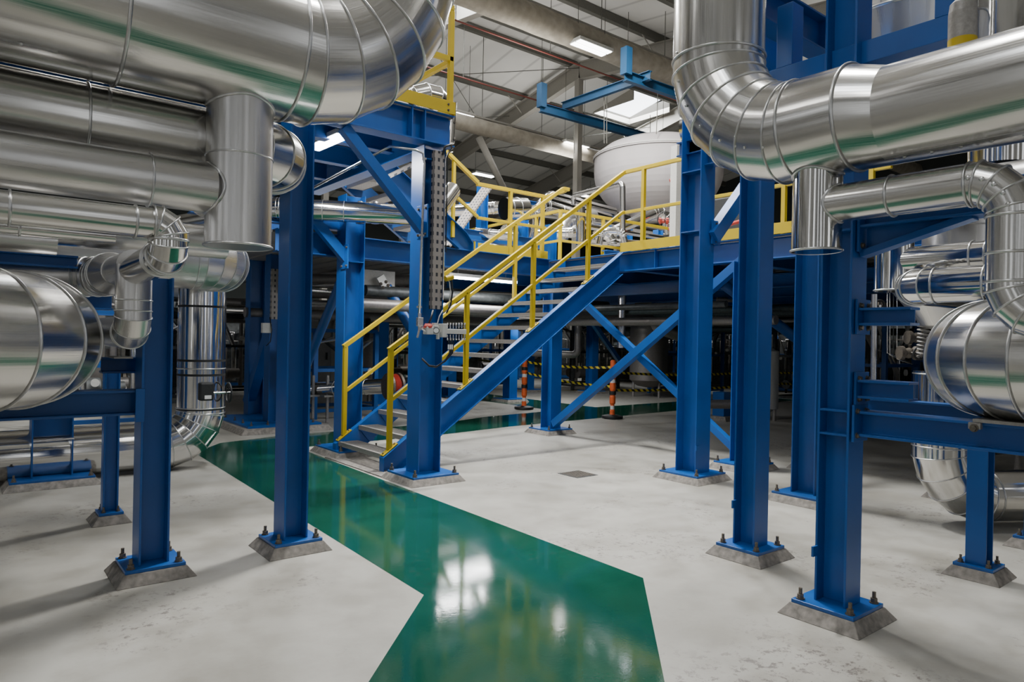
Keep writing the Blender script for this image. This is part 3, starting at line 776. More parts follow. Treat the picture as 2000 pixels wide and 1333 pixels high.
obj('rail_return', MB().bar(f_hi, f_hi + V((.12, 0, .0)), RW, RW), YEL, r2, bev=.003)

# ================================================================== DECK (z = 2.8)
beam('blue edge beam of the deck right of the stair head', (DX + .05, 8.6, ZD - .14), (DX + .05, 2.6, ZD - .14), .28, .17, plates=(2.3, 3.75, 5.2))
beam('dark blue deck edge beam left of the stair head, above the tube lights', (3.0, 8.42, ZD - .14), (7.45, 8.42, ZD - .14), .28, .17, BLUE_D, plates=(1.1, 2.4))
for k, y in enumerate((3.4, 5.05, 6.7, 8.4, 10.1, 11.8)):
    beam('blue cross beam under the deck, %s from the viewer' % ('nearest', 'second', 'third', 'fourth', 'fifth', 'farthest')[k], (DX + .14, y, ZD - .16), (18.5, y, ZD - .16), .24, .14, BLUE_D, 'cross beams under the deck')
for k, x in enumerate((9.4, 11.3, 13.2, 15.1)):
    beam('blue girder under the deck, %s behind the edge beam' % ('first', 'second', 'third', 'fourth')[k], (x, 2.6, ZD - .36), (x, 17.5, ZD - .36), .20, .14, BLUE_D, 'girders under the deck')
def deck_floor(label, x0, x1, y0, y1, z, step=.12):
    mb = MB()
    mb.bb((x0, y0, z - .032), (x1, y0 + .01, z)); mb.bb((x0, y1 - .01, z - .032), (x1, y1, z)); mb.bb((x0, y0, z - .032), (x0 + .01, y1, z)); mb.bb((x1 - .01, y0, z - .032), (x1, y1, z))
    n = int((x1 - x0) / step)
    mb.bb((x0 + .01, y0 + .01, z - .006), (x1 - .01, y1 - .01, z - .002))
    for i in range(1, n): mb.bb((x0 + i * step, y0, z - .03), (x0 + i * step + .006, y1, z - .004))
    return tag(obj('deck_plate', mb, STEEL), label, 'deck')
deck_floor('grey deck plate behind the right railing', DX, 18.5, 2.6, 9.9, ZD, .4)
deck_floor('grey deck plate left of the stair head', 3.0, DX, 8.5, 17.5, ZD, .4)
deck_floor('grey rear deck plate under the process pipes', DX, 18.5, 9.9, 17.5, ZD, .4)
# railing left of the stair head, with toe board, on the deck edge along X
r3 = thing('guard_railing', 'yellow guard railing left of the stair head with short flight rail', 'railing', (5.5, 8.40, ZD))
E_ = 8.40
def rpost(root, x, y, z, h=1.14, name='post'): obj(name, MB().bb((x - RW / 2, y - RW / 2, z), (x + RW / 2, y + RW / 2, z + h - .02)), YEL, root, bev=.003)
for x in (6.62, 7.28): rpost(r3, x, E_, ZD - (.0), 1.0)
obj('top_rail', MB().bar((5.98, E_, ZD + 1.0), (7.35, E_, ZD + 1.0), RW, RW), YEL, r3, bev=.003)
obj('mid_rail', MB().bar((6.0, E_, ZD + .5), (7.35, E_, ZD + .5), RW * .8, RW * .8), YEL, r3, bev=.003)
obj('toe_board', MB().bb((6.02, E_ - .01, ZD), (7.40, E_, ZD + .13)), YEL, r3, bev=.001)
obj('rail_return', MB().bar((7.35, E_, ZD + 1.0), (7.55, E_ - .25, ZD + 1.1), RW, RW), YEL, r3, bev=.003)
# short flight: from the deck up to the upper platform, climbing toward -X
UZ = 3.85
s2 = thing('staircase', 'short blue upper stair flight behind the manifold column', 'staircase', (5.7, 8.8, ZD))
sl = (UZ - ZD) / (5.72 - 4.25)
def st2(y, side):
    mb = MB(); p0 = V((5.78, y, ZD + .10)); p1 = V((4.25, y, UZ + .10)); dn = V((0, 0, -.30))
    y0, y1 = y - .006, y + .006
    pts = [(5.86, ZD), (5.86, ZD + .10), (5.74, ZD + .24), (4.25, UZ + .17), (4.25, UZ - .15), (5.62, ZD)]
    n = len(pts); k = mb.add([(x, y0, z) for x, z in pts] + [(x, y1, z) for x, z in pts])
    mb.face(list(range(k, k + n))[::-1]); mb.face(list(range(k + n, k + 2 * n)))
    for i in range(n): j = (i + 1) % n; mb.face([k + i, k + j, k + n + j, k + n + i])
    ya, yb = sorted((y, y + side * .07))
    for (q0, q1) in ((pts[2], pts[3]), (pts[5], pts[4]), (pts[0], pts[1]), (pts[1], pts[2])):
        mb.bar((q0[0], (ya + yb) / 2, q0[1]), (q1[0], (ya + yb) / 2, q1[1]), yb - ya, .012)
    obj('stringer', mb, BLUE_D, s2)
st2(8.36, -1); st2(9.35, 1)
for i in range(1, 6):
    x, z = 5.62 - (i) * .255, ZD + i * .175
    share('tread', t0, s2, (x, 8.38, z)).scale = (1, .95 / tw, 1)
r4 = thing('handrail', 'yellow handrail of the short upper flight, bending down to the deck', 'handrail', (5.5, 8.33, 3.0))
for (h0, h1, w_) in ((1.0, UZ + 1.0, RW), (.5, UZ + .5, RW * .8)):
    xk = 5.95
    obj('sloping_rail', MB().bar((4.2, 8.33, h1 + .05), (xk, 8.33, ZD + h0), w_, w_), YEL, r4, bev=.003)
obj('post', MB().bb((5.50, 8.31, ZD + .15), (5.545, 8.355, ZD + 1.28)), YEL, r4, bev=.003)
obj('post', MB().bb((4.9, 8.31, 3.3), (4.945, 8.355, ZD + 1.70)), YEL, r4, bev=.003)
# low second railing across the deck (closer horizontals in the gap)
def rail_run(label, pts, z, h=1.14, posts=(), toe=True, name='guard_railing'):
    root = thing(name, label, 'railing', (pts[0][0], pts[0][1], z))
    for i in range(len(pts) - 1):
        a_, b_ = V((*pts[i], z)), V((*pts[i + 1], z))
        obj('top_rail', MB().bar(a_ + Z1 * h, b_ + Z1 * h, RW, RW), YEL, root, bev=.003)
        obj('mid_rail', MB().bar(a_ + Z1 * h * .5, b_ + Z1 * h * .5, RW * .8, RW * .8), YEL, root, bev=.003)
        if toe: obj('toe_board', MB().bar(a_ + Z1 * .075, b_ + Z1 * .075, .008, .15), YEL, root)
    for (x, y) in posts: rpost(root, x, y, z, h)
    return root
def atz(px, py, z): q = fl(px, py, z); return (q.x, q.y)
p_a, p_b, p_c = atz(910, 452, ZD + 1.1), atz(1095, 412, ZD + 1.1), atz(1325, 450, ZD + 1.1)
rail_run('yellow railing further back on the deck, bending behind the stair head', [p_a, p_b, p_c], ZD, 1.1, [((p_a[0] * (1 - t) + p_b[0] * t), (p_a[1] * (1 - t) + p_b[1] * t)) for t in (.12, .5, .78, 1.0)] + [((p_b[0] * (1 - t) + p_c[0] * t), (p_b[1] * (1 - t) + p_c[1] * t)) for t in (.33, .68)], toe=False)

# ================================================================== UPPER PLATFORM (z = 3.85) on the manifold column
beam('deep blue platform edge beam over the manifold column', (-1.5, 6.22, UZ - .17), (4.06, 6.22, UZ - .17), .33, .20, plates=(5.05, 5.2), bolts=[((4.045, 6.11, UZ - .08), (0, -1, 0)), ((4.045, 6.11, UZ - .26), (0, -1, 0))])
beam('blue platform edge beam running back above the stair rails', (3.96, 6.35, UZ - .17), (3.96, 9.6, UZ - .17), .30, .18, BLUE)
for k, y in enumerate((7.1, 8.0, 8.9)):
    beam('blue joist under the upper platform, %s one' % ('front', 'middle', 'rear')[k], (-1.5, y, UZ - .14), (3.85, y, UZ - .14), .22, .12, BLUE_D, 'joists under the upper platform')
beam('lower blue crossbeam behind the left foreground column', (2.0, 8.35, 2.95), (3.8, 8.35, 2.95), .2, .14, BLUE)
deck_floor('grey grating floor of the upper platform', -1.5, 4.05, 6.15, 9.7, UZ + .0, .4)
r5 = thing('guard_railing', 'yellow guard railing of the upper platform at top centre', 'railing', (4.03, 6.2, UZ))
rpost(r5, 4.03, 6.18, UZ - .02, 1.15); rpost(r5, 2.4, 6.18, UZ, 1.14); rpost(r5, 4.03, 7.4, UZ, 1.14); rpost(r5, 4.03, 8.25, UZ, 1.14)
for h in (1.14, .60):
    w_ = RW * 1.1 if h > 1 else RW
    obj('rail', MB().bar((-1.5, 6.18, UZ + h), (4.05, 6.18, UZ + h), w_, w_), YEL, r5, bev=.003)
    obj('side_rail', MB().bar((4.03, 6.2, UZ + h - .02), (4.03, 8.28, UZ + h - .02), RW, RW), YEL, r5, bev=.003)
obj('toe_board', MB().bb((-1.5, 6.10, UZ), (4.05, 6.11, UZ + .13)), YEL, r5, bev=.001)
obj('side_toe_board', MB().bb((4.05, 6.12, UZ), (4.06, 8.25, UZ + .13)), YEL, r5, bev=.001)
for z in (UZ + .03, UZ + .09): put(HEAD_ME, 'bolt', r5, (3.96, 6.10, z), (0, -1, 0), .8)

b1 = brace('blue diagonal knee brace left of the manifold column under the platform', (3.74, 6.22, 2.62), (2.85, 6.22, 3.5), .10, .10, (0, 1, 0), BLUE, None)
endplate(b1, (3.735, 6.20, 2.7), (-1, 0, 0), .2, .34)
b2 = brace('blue knee brace left of the column behind the stair foot', (3.83, 8.2, 2.48), (3.22, 8.2, 3.1), .12, .10, (0, 1, 0), BLUE, None)
endplate(b2, (3.79, 8.16, 2.5), (-1, 0, 0), .2, .3)
# brace with grey bolted head plate
hb = thing('diagonal_brace', 'blue tube brace with a pale bolted head plate behind the stair handrail', 'brace', (5.2, 11.4, 2.3))
q0, q1 = dep(755, 560, 11.5), dep(860, 740, 11.9)
obj('brace_tube', MB().cyl(q0, q1, .085, n=24), BLUE_D, hb)
obj('head_plate', MB().box(dep(738, 550, 11.45), (.62, .02, .36), X1, Y1, Z1), CABINET, hb)
obj('end_tab', MB().bar(dep(742, 540, 11.3), dep(757, 568, 11.4), .14, .03, (0, 1, 0)), GREYPL, hb)
for (px, py) in ((744, 555), (754, 551), (748, 562), (758, 558)): put(HEAD_ME, 'bolt', hb, dep(px, py, 11.2), -fwd, 1.8)

# X bracing in the plane below the deck edge
PX = 7.5
brace('blue brace rising from the footed column to the deck edge, front of the crossing pair', (PX - .06, 8.2, .17), (PX - .06, 4.8, 2.55), .11, .11, (1, 0, 0), BLUE, 'crossing braces under the deck')
brace('blue brace falling from the stair stringer to the right, rear of the crossing pair', (PX + .06, 8.0, 2.30), (PX + .06, 4.9, .14), .09, .09, (1, 0, 0), BLUE, 'crossing braces under the deck')
brace('thin blue brace falling away from under the stair toward the barrier post', (10.1, 10.4, 2.25), (11.5, 10.4, .9), .09, .09, (0, 1, 0), BLUE_D, None)
brace('blue round brace in the gap right of the braced column', (9.0, 6.2, 2.4), (11.2, 4.9, .7), .16, .16, Z1, BLUE_D, None, round_=True)
bk = brace('thick blue knee brace right of the braced column above the toe board', (6.45, 4.6, 2.66), (7.2, 4.6, 3.42), .15, .12, (0, 1, 0), BLUE, None)
endplate(bk, (6.50, 4.585, 2.72), (0, -1, 0), .16, .26, n=1)
beam('blue beam meeting the top of the braced column', (6.37, 5.0, 3.68), (6.37, 4.6, 3.68), .16, .12, BLUE_D)
beam('blue rack beam across behind the big right pipe', (6.37, 4.6, 3.55), (6.37, 1.0, 3.55), .24, .16, BLUE_D)

# grid of the right-hand rack: beams off the nearest column
CX = 3.85
bB = beam('long blue beam from the nearest right column under the right low pipe', (CX, 1.77, 1.085), (CX, -1.8, 1.085), .135, .15)
endplate(bB, (CX - .02, 1.76, 1.085), (0, -1, 0), .16, .20)
bC = beam('blue bracket beam on the nearest right column, upper of the two stubs', (CX, 1.80, 1.66), (CX, 1.50, 1.66), .095, .12)
endplate(bC, (CX - .0, 1.765, 1.66), (0, -1, 0), .15, .19)
bD = beam('blue bracket beam on the nearest right column, lower of the two stubs', (CX, 1.80, 1.27), (CX, 1.50, 1.27), .10, .12)
endplate(bD, (CX - .0, 1.765, 1.27), (0, -1, 0), .15, .18)
bE = beam('blue rack beam behind the branch pipe at right', (CX, 1.77, 2.22), (CX, -1.6, 2.22), .16, .14)
endplate(bE, (CX, 1.765, 2.16), (0, -1, 0), .15, .3)
kb = thing('knee_brace', 'blue triangular knee brace under the right rack beam', 'brace', (CX, 1.7, 2.05))
obj('brace_bar', MB().bar((CX, 1.77, 2.00), (CX, 1.24, 2.145), .085, .035), BLUE, kb, bev=.002)
obj('gusset_web', MB().prism([(1.75, 2.02), (1.75, 2.14), (1.30, 2.14)], (CX - .005, 0, 0), (CX + .005, 0, 0), Y1, Z1), BLUE, kb)
beam('blue low beam further right behind the column stub', (5.29, 2.4, 1.06), (5.29, -1.0, 1.06), .12, .12, BLUE_D)
beam('blue low beam at the far right edge', (6.42, 2.4, 1.06), (6.42, -1.0, 1.06), .12, .12, BLUE_D)
# hanging frame on the nearest column, top right
hf = thing('hanging_frame', 'blue box section frame hung around the nearest right column at the top', 'frame', (3.86, 1.4, 3.1))
obj('bottom_bar', MB().bb((3.80, 1.30, 3.03), (3.92, 2.42, 3.15)), BLUE, hf, bev=.003)
obj('upright', MB().bb((3.80, 1.30, 3.15), (3.92, 1.42, 4.6)), BLUE, hf, bev=.003)
obj('upright', MB().bb((3.80, 2.18, 3.15), (3.92, 2.28, 3.52)), BLUE, hf, bev=.003)
beam('blue beam passing behind the big vertical pipe at top right', (3.2, 2.5, 3.66), (6.6, 2.5, 3.66), .24, .15, BLUE_D, plates=(1.5, 1.62))
beam('blue beam at the top right corner sloping out of view', (3.9, .98, 3.52), (8.2, .98, 3.52), .24, .15, BLUE, plates=(.9, 1.3))
tag(obj('hanger_post', MB().ibeam((4.35, .98, 3.1), (4.35, .98, 3.4), .12, .12, X1), BLUE), 'short blue post hanging below the top right corner beam', 'post')

# left hand rack beams
lb = beam('large dark blue beam carrying the left low pipe', (-2.2, 4.765, 1.075), (.87, 4.765, 1.075), .15, .16, BLUE_D)
endplate(lb, (.862, 4.66, 1.06), (0, -1, 0), .05, .2, bolts=False)
beam('blue beam behind the left low pipe, one level up', (.70, 5.0, 1.29), (.955, 5.0, 1.29), .10, .12, BLUE_D)
beam('blue upper beam at the left edge under the pipe bank', (-2.0, 5.5, 1.96), (.62, 5.5, 1.96), .085, .12, BLUE)
beam('dark blue beam behind the left tee pipe', (-1.0, 6.3, 1.74), (.95, 6.3, 1.74), .14, .14, BLUE_D)
for k, x in enumerate((-1.1, .1)):
    tag(obj('rack_post', MB().ibeam((x, 5.5, 0), (x, 5.5, 1.92), .12, .12, X1), BLUE_D), 'dark blue rack post behind the left low pipe, %s' % ('left one', 'right one')[k], 'post')

# ================================================================== BIG PIPES, RIGHT
XP = 3.3
zc = 2.58
rp = pipe('insulated_pipe', 'huge aluminium clad pipe at right dropping from above and sweeping away right', [(XP, 2.335, 6.2), (XP, 2.335, zc), (XP, 1.56, zc)], .247, 'pipe', Rb=.50, n=6, bead=.007,
          rows=[(0, 245, 3, 2.62, 3.0)])
# eccentric reducer and the smaller run beyond it
mb = MB(); ra = ringpts(V((XP, 1.56, zc)), V((0, -1, 0)), .247, *frame(V((0, -1, 0)))); rb = ringpts(V((XP, 1.40, 2.553)), V((0, -1, 0)), .222, *frame(V((0, -1, 0))))
skin(mb, ra, rb, .24, 0, .17); obj('reducer', mb, ALU, rp)
mb = MB(); skin(mb, rb, ringpts(V((XP, -3.5, 2.553)), V((0, -1, 0)), .222, *frame(V((0, -1, 0)))), .222, 0, 4.9); obj('pipe_section', mb, ALU, rp)
band(rp, ringpts(V((XP, 1.56, zc)), V((0, -1, 0)), .25, *frame(V((0, -1, 0)))), .008)
for k in range(7):
    an = math.radians(-75); nn = V((-math.cos(an), 0, math.sin(an)))
    put(RIVET_ME, 'rivet', rp, V((XP, 1.32 - k * .11, 2.553)) + nn * .223, nn, 1.0)
mbl = MB(); nn = V((-math.cos(math.radians(-70)), 0, math.sin(math.radians(-70))))
obj('lap_strip', MB().prism([(-.01, 0), (.01, 0), (.01, .003), (-.01, .003)], V((XP, 1.40, 2.553)) + nn * .222, V((XP, -2, 2.553)) + nn * .222, nn.cross(Y1), nn), BEAD, rp)
# rivets on the elbow gores
for k in range(6):
    for s in (-.33, .33):
        th = (k + s) * (PI / 2 / 6) + .05
        O = V((XP, 2.335 - .5, zc + .5)); rad = V((0, math.cos(th), -math.sin(th))); side = V((-1, 0, 0))
        an = math.radians(28); nn = (side * math.cos(an) + rad * math.sin(an)); put(RIVET_ME, 'rivet', rp, O + rad * .5 + nn * .249, nn)
# drop leg (capped stub)
sb = pipe('insulated_pipe', 'short capped aluminium drop leg under the big right pipe', [(XP, 1.745, 2.58), (XP, 1.745, 1.962)], .115, cap1=True, mat=ALU_S)
band(sb, ringpts(V((XP, 1.745, 1.966)), V((0, 0, -1)), .118, *frame(V((0, 0, -1)))), .006)
saddle(sb, (XP, 1.745, 2.58), (0, 1, 0), (0, 0, -1), .250, .117)
# branch
rb_ = pipe('insulated_pipe', 'aluminium branch pipe running right from the drop leg and turning down', [(XP, 1.70, 2.185), (XP, .93, 2.185), (XP, .93, 1.62), (XP, .35, 1.62)], .090, Rb=.15, n=4, bands=[(0, .31), (1, .30)], mat=ALU, rows=[(0, 214, 6, .32, .58)])
saddle(rb_, (XP, 1.745, 2.185), (0, 0, 1), (0, -1, 0), .117, .091)
for k in range(5): 
    a_ = math.radians(18 * k + 6); O = V((XP, .93 + .15, 2.185 - .15)); rad = V((0, -math.sin(a_), math.cos(a_)))
    nn = (V((-1, 0, 0)) + rad * .15).normalized(); put(RIVET_ME, 'rivet', rb_, O + rad * .15 + nn * .0905, nn, 1.3)

# second layer at right
pipe('insulated_pipe', 'capped silver drop leg behind the bracket beams at right', [(4.8, 2.006, 2.35), (4.8, 2.006, 1.866)], .115, cap1=True, mat=ALU_S, bands=[(0, .478)], bead=.005)
pipe('insulated_pipe', 'silver pipe running right from the rear drop leg', [(4.8, 2.0, 2.06), (4.8, -.5, 2.06)], .089, mat=ALU_S, bands=[(0, .45), (0, .53), (0, .72)])
pipe('insulated_pipe', 'silver pipe with a rounded elbow just above the right low pipe', [(6.2, 1.80, 1.868), (4.5, 1.80, 1.868), (4.5, -.5, 1.868)], .104, mat=ALU_S, Rb=.16, n=3, bands=[(1, .42), (1, .6)])
pipe('insulated_pipe', 'large silver duct behind the right rack, vertical', [(6.2, 2.1, 2.75), (6.2, 2.1, 2.0)], .26, mat=ALU_D, bands=[(0, .3)])
big = thing('process_vessel', 'big conical bottomed silver vessel behind the right drop leg', 'vessel', (6.0, 2.2, 1.7))
obj('cone', MB().lathe([(.05, 0), (.18, .05), (.42, .36), (.42, .62)], (6.0, 2.1, 1.62), (0, 0, 1)), ALU_D, big)
# the two big low pipes whose gored elbows turn away from the viewer
tr = pipe('insulated_pipe', 'very large aluminium pipe with gored elbow at the right edge, over a blue beam', [(3.86, -2.2, 1.452), (3.86, 1.242, 1.452), (5.1, 1.242, 1.452)], .287, Rb=.32, n=5, bead=.008, seg=64)
obj('saddle_plate', MB().bb((3.75, .7, 1.153), (3.97, 1.2, 1.168)), STEEL, tr)
tl = pipe('insulated_pipe', 'very large aluminium pipe with gored elbow at the left edge, over a blue beam', [(-3.0, 4.40, 1.447), (.288, 4.40, 1.447), (.288, 5.36, 1.447)], .368, Rb=.40, n=4, bead=.009, seg=64)
obj('saddle_plate', MB().bb((-.9, 4.66, 1.15), (-.5, 4.84, 1.165)), STEEL, tl)
cl = thing('beam_clamp', 'small steel clamp on the beam flange under the right low pipe', 'clamp', on(1905, 835, 0, 3.77))
q = on(1905, 832, 0, 3.765)
obj('clamp_jaw', MB().box(q, (.03, .05, .03)), STEEL, cl); put(HEAD_ME, 'bolt', cl, q + V((-.016, 0, -.01)), (-1, 0, 0), 1.2)

# vertical run bottom right
pipe('insulated_pipe', 'shiny vertical pipe below the right low pipe bending along the floor', [(6.5, 2.31, 1.30), (6.5, 2.31, .25), (9.0, .8, .25)], .215, mat=ALU_S, Rb=.42, n=5, bands=[(0, .02), (0, .28)])
pipe('insulated_pipe', 'silver floor level pipe at the right edge', [(7.4, 1.9, .3), (7.4, -.5, .3)], .12, mat=ALU_S, bands=[(0, .2)])
# top right vessel with cone and rest
tv = thing('process_vessel', 'silver vessel with conical base above the big right pipe', 'vessel', (5.7, 2.35, 3.6))
obj('cone', MB().lathe([(.30, 0), (.46, .55)], (5.9, 2.42, 3.55), (0, 0, 1)), ALU_D, tv)
obj('shell', MB().lathe([(.46, .55), (.46, 2.4)], (5.9, 2.42, 3.55), (0, 0, 1)), ALU_D, tv)
band(tv, ringpts(V((5.9, 2.42, 4.1)), Z1, .463, *frame(Z1)), .012)
pipe('insulated_pipe', 'silver vertical pipe right of the hanging frame', [(6.2, 1.85, 5.5), (6.2, 1.85, 2.9)], .20, mat=ALU_S)
pipe('insulated_pipe', 'silver horizontal pipe seen between the two right columns at the top', [(8.2, 6.2, 4.55), (8.2, 2.6, 4.55)], .33, mat=ALU_S, bands=[(0, 1.0)])
pipe('insulated_pipe', 'silver pipe at the right edge behind the branch pipe', [(5.6, 2.3, 2.62), (5.6, -1.0, 2.62)], .16, mat=ALU_D, bands=[(0, .6), (0, .9)])
# spring hanger canister with yellow label
cn = thing('spring_hanger', 'grey spring hanger canister with a yellow label at top right', 'hanger', on(1880, 60, 1, 1.1))
q = on(1880, 62, 1, 1.15)
obj('canister', MB().lathe([(0, .26), (.03, .26), (.05, .24), (.055, .2), (.055, 0), (0, 0)], q - Z1 * .12, Z1, 24), STEEL, cn)
obj('hanger_rod', MB().cyl(q + Z1 * .14, q + Z1 * .45, .012, n=8), STAIN, cn)
obj('yellow_label', MB().lathe([(.0555, .05), (.0555, .085)], q - Z1 * .12, Z1, 24), YEL, cn)
yb = thing('guard_railing', 'short piece of yellow rail between the right columns at the top', 'railing', (8.0, 5.4, 4.9))
obj('rail', MB().bar(on(1520, 92, 1, 5.0), on(1562, 72, 1, 3.9), .06, .06), YEL, yb)
obj('post', MB().bar(on(1612, 70, 0, 8), on(1610, 118, 0, 8), .16, .16), YEL, yb)

# ================================================================== BIG PIPES, LEFT
YP = 4.1
R1 = .40; z1 = 3.189
lp = pipe('insulated_pipe', 'huge aluminium clad pipe across the top left sweeping up at its right end', [(-3.0, YP, z1), (2.205, YP, z1), (2.205, YP, 6.2)], R1, Rb=.71, n=6, bands=[(0, 3.0 + .62)], bead=.009, rows=[(0, 118, 5, 3.68, 4.08)])
c_ = V((0.25, YP, z1)); nn = V((0, -math.cos(1.15), -math.sin(1.15)))
obj('lap_strip', MB().prism([(-.006, 0), (.006, 0), (.006, .003), (-.006, .003)], V((-2.9, YP, z1)) + nn * R1, V((.35, YP, z1)) + nn * R1, nn.cross(X1), nn), BEAD, lp)
for k in range(4): put(RIVET_ME, 'rivet', lp, V((-.3 + k * .17, YP, z1)) + nn * (R1 + .002), nn, 1.4)
tee = pipe('insulated_pipe', 'capped vertical drop leg under the huge left pipe', [(1.248, YP, z1), (1.248, YP, 2.0)], .18, cap1=True, mat=ALU_D, bands=[(0, .68)], bead=.005, root=None)
band(tee, ringpts(V((1.248, YP, 2.004)), V((0, 0, -1)), .184, *frame(V((0, 0, -1)))), .007)
saddle(tee, (1.248, YP, z1), (1, 0, 0), (0, 0, -1), R1 + .002, .182, rad=.008)
p3 = pipe('insulated_pipe', 'aluminium pipe running in from the left and joining the drop leg', [(-3.0, YP, 2.312), (1.10, YP, 2.312)], .137, bands=[(0, 3.78)], mat=ALU_D, rows=[(0, 150, 12, 1.9, 3.76)])
saddle(p3, (1.248, YP, 2.312), (0, 0, 1), (-1, 0, 0), .183, .139, rad=.008)
pipe('insulated_pipe', 'wide aluminium pipe behind the drop leg ending in a round elbow', [(-3.0, 4.38, 2.636), (1.60, 4.38, 2.636), (1.60, 6.0, 2.636)], .20, Rb=.21, n=4, bands=[(0, 3.52)], bead=.007, rows=[(0, 200, 3, 3.3, 3.5)])
p4 = pipe('insulated_pipe', 'thin aluminium pipe below with a gored elbow by the left column', [(-2.5, 3.6, 2.012), (.70, 3.6, 2.012)], .072, bands=[(0, 2.66), (0, 3.13)], rows=[(0, 195, 4, 2.68, 3.1)])
pipe('', '', [(.70, 3.6, 2.012), (.775, 3.6, 2.012), (.775, 3.6, 1.87), (.775, 4.45, 1.85)], .084, Rb=.07, n=3, mat=ALU_S, root=p4, bands=[(2, .16), (2, .19)], bead=.005)
t2 = pipe('insulated_pipe', 'vertical tee pipe left of the left foreground column', [(.775, 4.42, 1.88), (.775, 4.42, 1.50), (.775, 5.6, 1.50)], .094, Rb=.12, n=3, mat=ALU_D, bands=[(0, .2)], bead=.004)
bq = pipe('insulated_pipe', 'satin branch pipe running back from the left tee and widening', [(.775, 4.42, 1.88), (.775, 4.95, 1.88)], .09, mat=ALU_D, bands=[(0, .5)])
obj('reducer', MB().lathe([(.09, 0), (.135, .22)], (.775, 4.95, 1.88), (0, 1, 0), 40), ALU_D, bq)
pipe('', '', [(.775, 5.17, 1.88), (.775, 5.62, 1.88), (-1.2, 5.62, 1.80)], .135, Rb=.2, n=4, mat=ALU_D, root=bq, bands=[(0, .02), (0, .1)], bead=.005)
pipe('insulated_pipe', 'narrow aluminium pipe under the banded one at left', [(-2.5, 4.05, 1.985), (.62, 4.05, 1.985)], .034, bands=[(0, 2.72)], minor=False, seg=24)
pipe('insulated_pipe', 'lowest aluminium pipe of the left bank', [(-2.5, 4.6, 1.99), (.42, 4.6, 1.99)], .07, mat=ALU_D, bands=[(0, 2.2), (0, 2.6)])
pipe('insulated_pipe', 'rear aluminium pipe in the left bank above the column', [(-2.5, 5.4, 2.18), (1.55, 5.4, 2.18)], .12, mat=ALU_D, bands=[(0, 2.0)])
tag(obj('pipe_shoe', MB().bb((.72, 4.66, 1.342), (.82, 4.86, 1.352)).bb((.765, 4.70, 1.352), (.785, 4.72, 1.41)), STEEL), 'small steel pipe shoe under the left tee elbow', 'support')
# vertical pipe with butterfly valve
vp = pipe('insulated_pipe', 'tall shiny vertical pipe with black clamps left of the walkway', [(2.15, 8.3, 2.35), (2.15, 8.3, .27), (.2, 8.3, .27)], .25, mat=ALU_S, Rb=.40, n=5, bands=[(0, 1.24), (0, 1.74)], bead=.007)
for z in (1.80, 1.20, 1.04, .66):
    obj('black_clamp_strap', MB().lathe([(.2525, z - .012), (.2525, z + .012)], (2.15, 8.3, 0), Z1, 40), BLACK, vp)
pipe('insulated_pipe', 'big rivetted elbow on top of the tall vertical pipe', [(-1.2, 7.85, 2.28), (2.28, 7.85, 2.28), (2.28, 9.9, 2.28)], .31, mat=ALU_D, Rb=.36, n=6, bead=.006)
gb = thing('valve_operator', 'black gearbox with handwheel on the tall vertical pipe', 'valve', on(402, 765, 1, 8.02))
q = on(402, 765, 1, 8.03)
obj('gearbox', MB().box(q, (.15, .10, .20)), BLACK, gb, bev=.02)
obj('shaft', MB().cyl(q + V((.07, 0, -.02)), q + V((.28, 0, -.02)), .012, n=10), STAIN, gb)
wc = q + V((.24, 0, -.02)); wd = V((1, 0, 0)); u_, v_ = frame(wd)
obj('handwheel', MB().tube(ringpts(wc, wd, .105, u_, v_, n=28), .011, 8, closed=True).cyl(wc - u_ * .1, wc + u_ * .1, .008, n=8).cyl(wc - v_ * .1, wc + v_ * .1, .008, n=8), BLACK, gb)
obj('white_tag', MB().box(q + V((.01, -.055, -.06)), (.07, .004, .04)), WHITE, gb)
fp = thing('floor_pipe', 'wide silver pipe lying near the floor behind the left columns', 'pipe', (.3, 8.3, .3))
obj('bell_end', MB().lathe([(.12, -.30), (.20, -.1), (.25, .0), (.25, .02)], (1.28, 8.3, .27), (1, 0, 0), 40), ALU_D, fp)
# tie rod on the wide column
td = thing('tie_rod', 'thin steel turnbuckle rod beside the wide blue column', 'rod', on(65, 862, 1, 7.9))
obj('rod', MB().cyl(on(65, 863, 1, 7.9), on(145, 857, 1, 7.9), .010, n=8), STAIN, td)
obj('turnbuckle', MB().cyl(on(90, 861, 1, 7.9), on(120, 858, 1, 7.9), .016, n=8), STAIN, td)

# ================================================================== TUBE LIGHTS
def tube_light(label, a, b, w=.10, energy=60):
    a, b = V(a), V(b); root = thing('tube_light', label, 'light', a); d = (b - a).normalized(); s = d.cross(Z1).normalized()
    obj('housing', MB().bar(a + Z1 * .04, b + Z1 * .04, w + .02, .05), GREYPL, root)
    obj('diffuser', MB().bar(a, b, w, .04), LAMP2, root)
    for t_ in (.15, .85): q_ = a.lerp(b, t_); obj('hanger_rod', MB().cyl(q_ + Z1 * .06, q_ + Z1 * .2, .006, n=6), STEEL, root)
    ld = bpy.data.lights.new('lamp_glow', 'AREA'); ld.shape = 'RECTANGLE'; ld.size = (b - a).length; ld.size_y = w; ld.energy = energy
    lo = bpy.data.objects.new('lamp_glow', ld); COL.objects.link(lo); lo.parent = root; c = (a + b) / 2 - Z1 * .04 - root.location
    lo.location = c; lo.rotation_euler = (0, 0, math.atan2(d.y, d.x))
tube_light('long tube light under the deck left of the stair rails, nearer one', (6.3, 9.65, 2.52), (7.75, 9.65, 2.52), .12, 50)
tube_light('upper tube light strip just under the dark deck edge beam', (5.3, 9.0, 2.66), (6.7, 9.0, 2.66), .08, 40)
tube_light('bright tube light under the upper platform beside the left column', on(613, 290, 2, 3.62), on(668, 266, 2, 3.62), .13, 70)
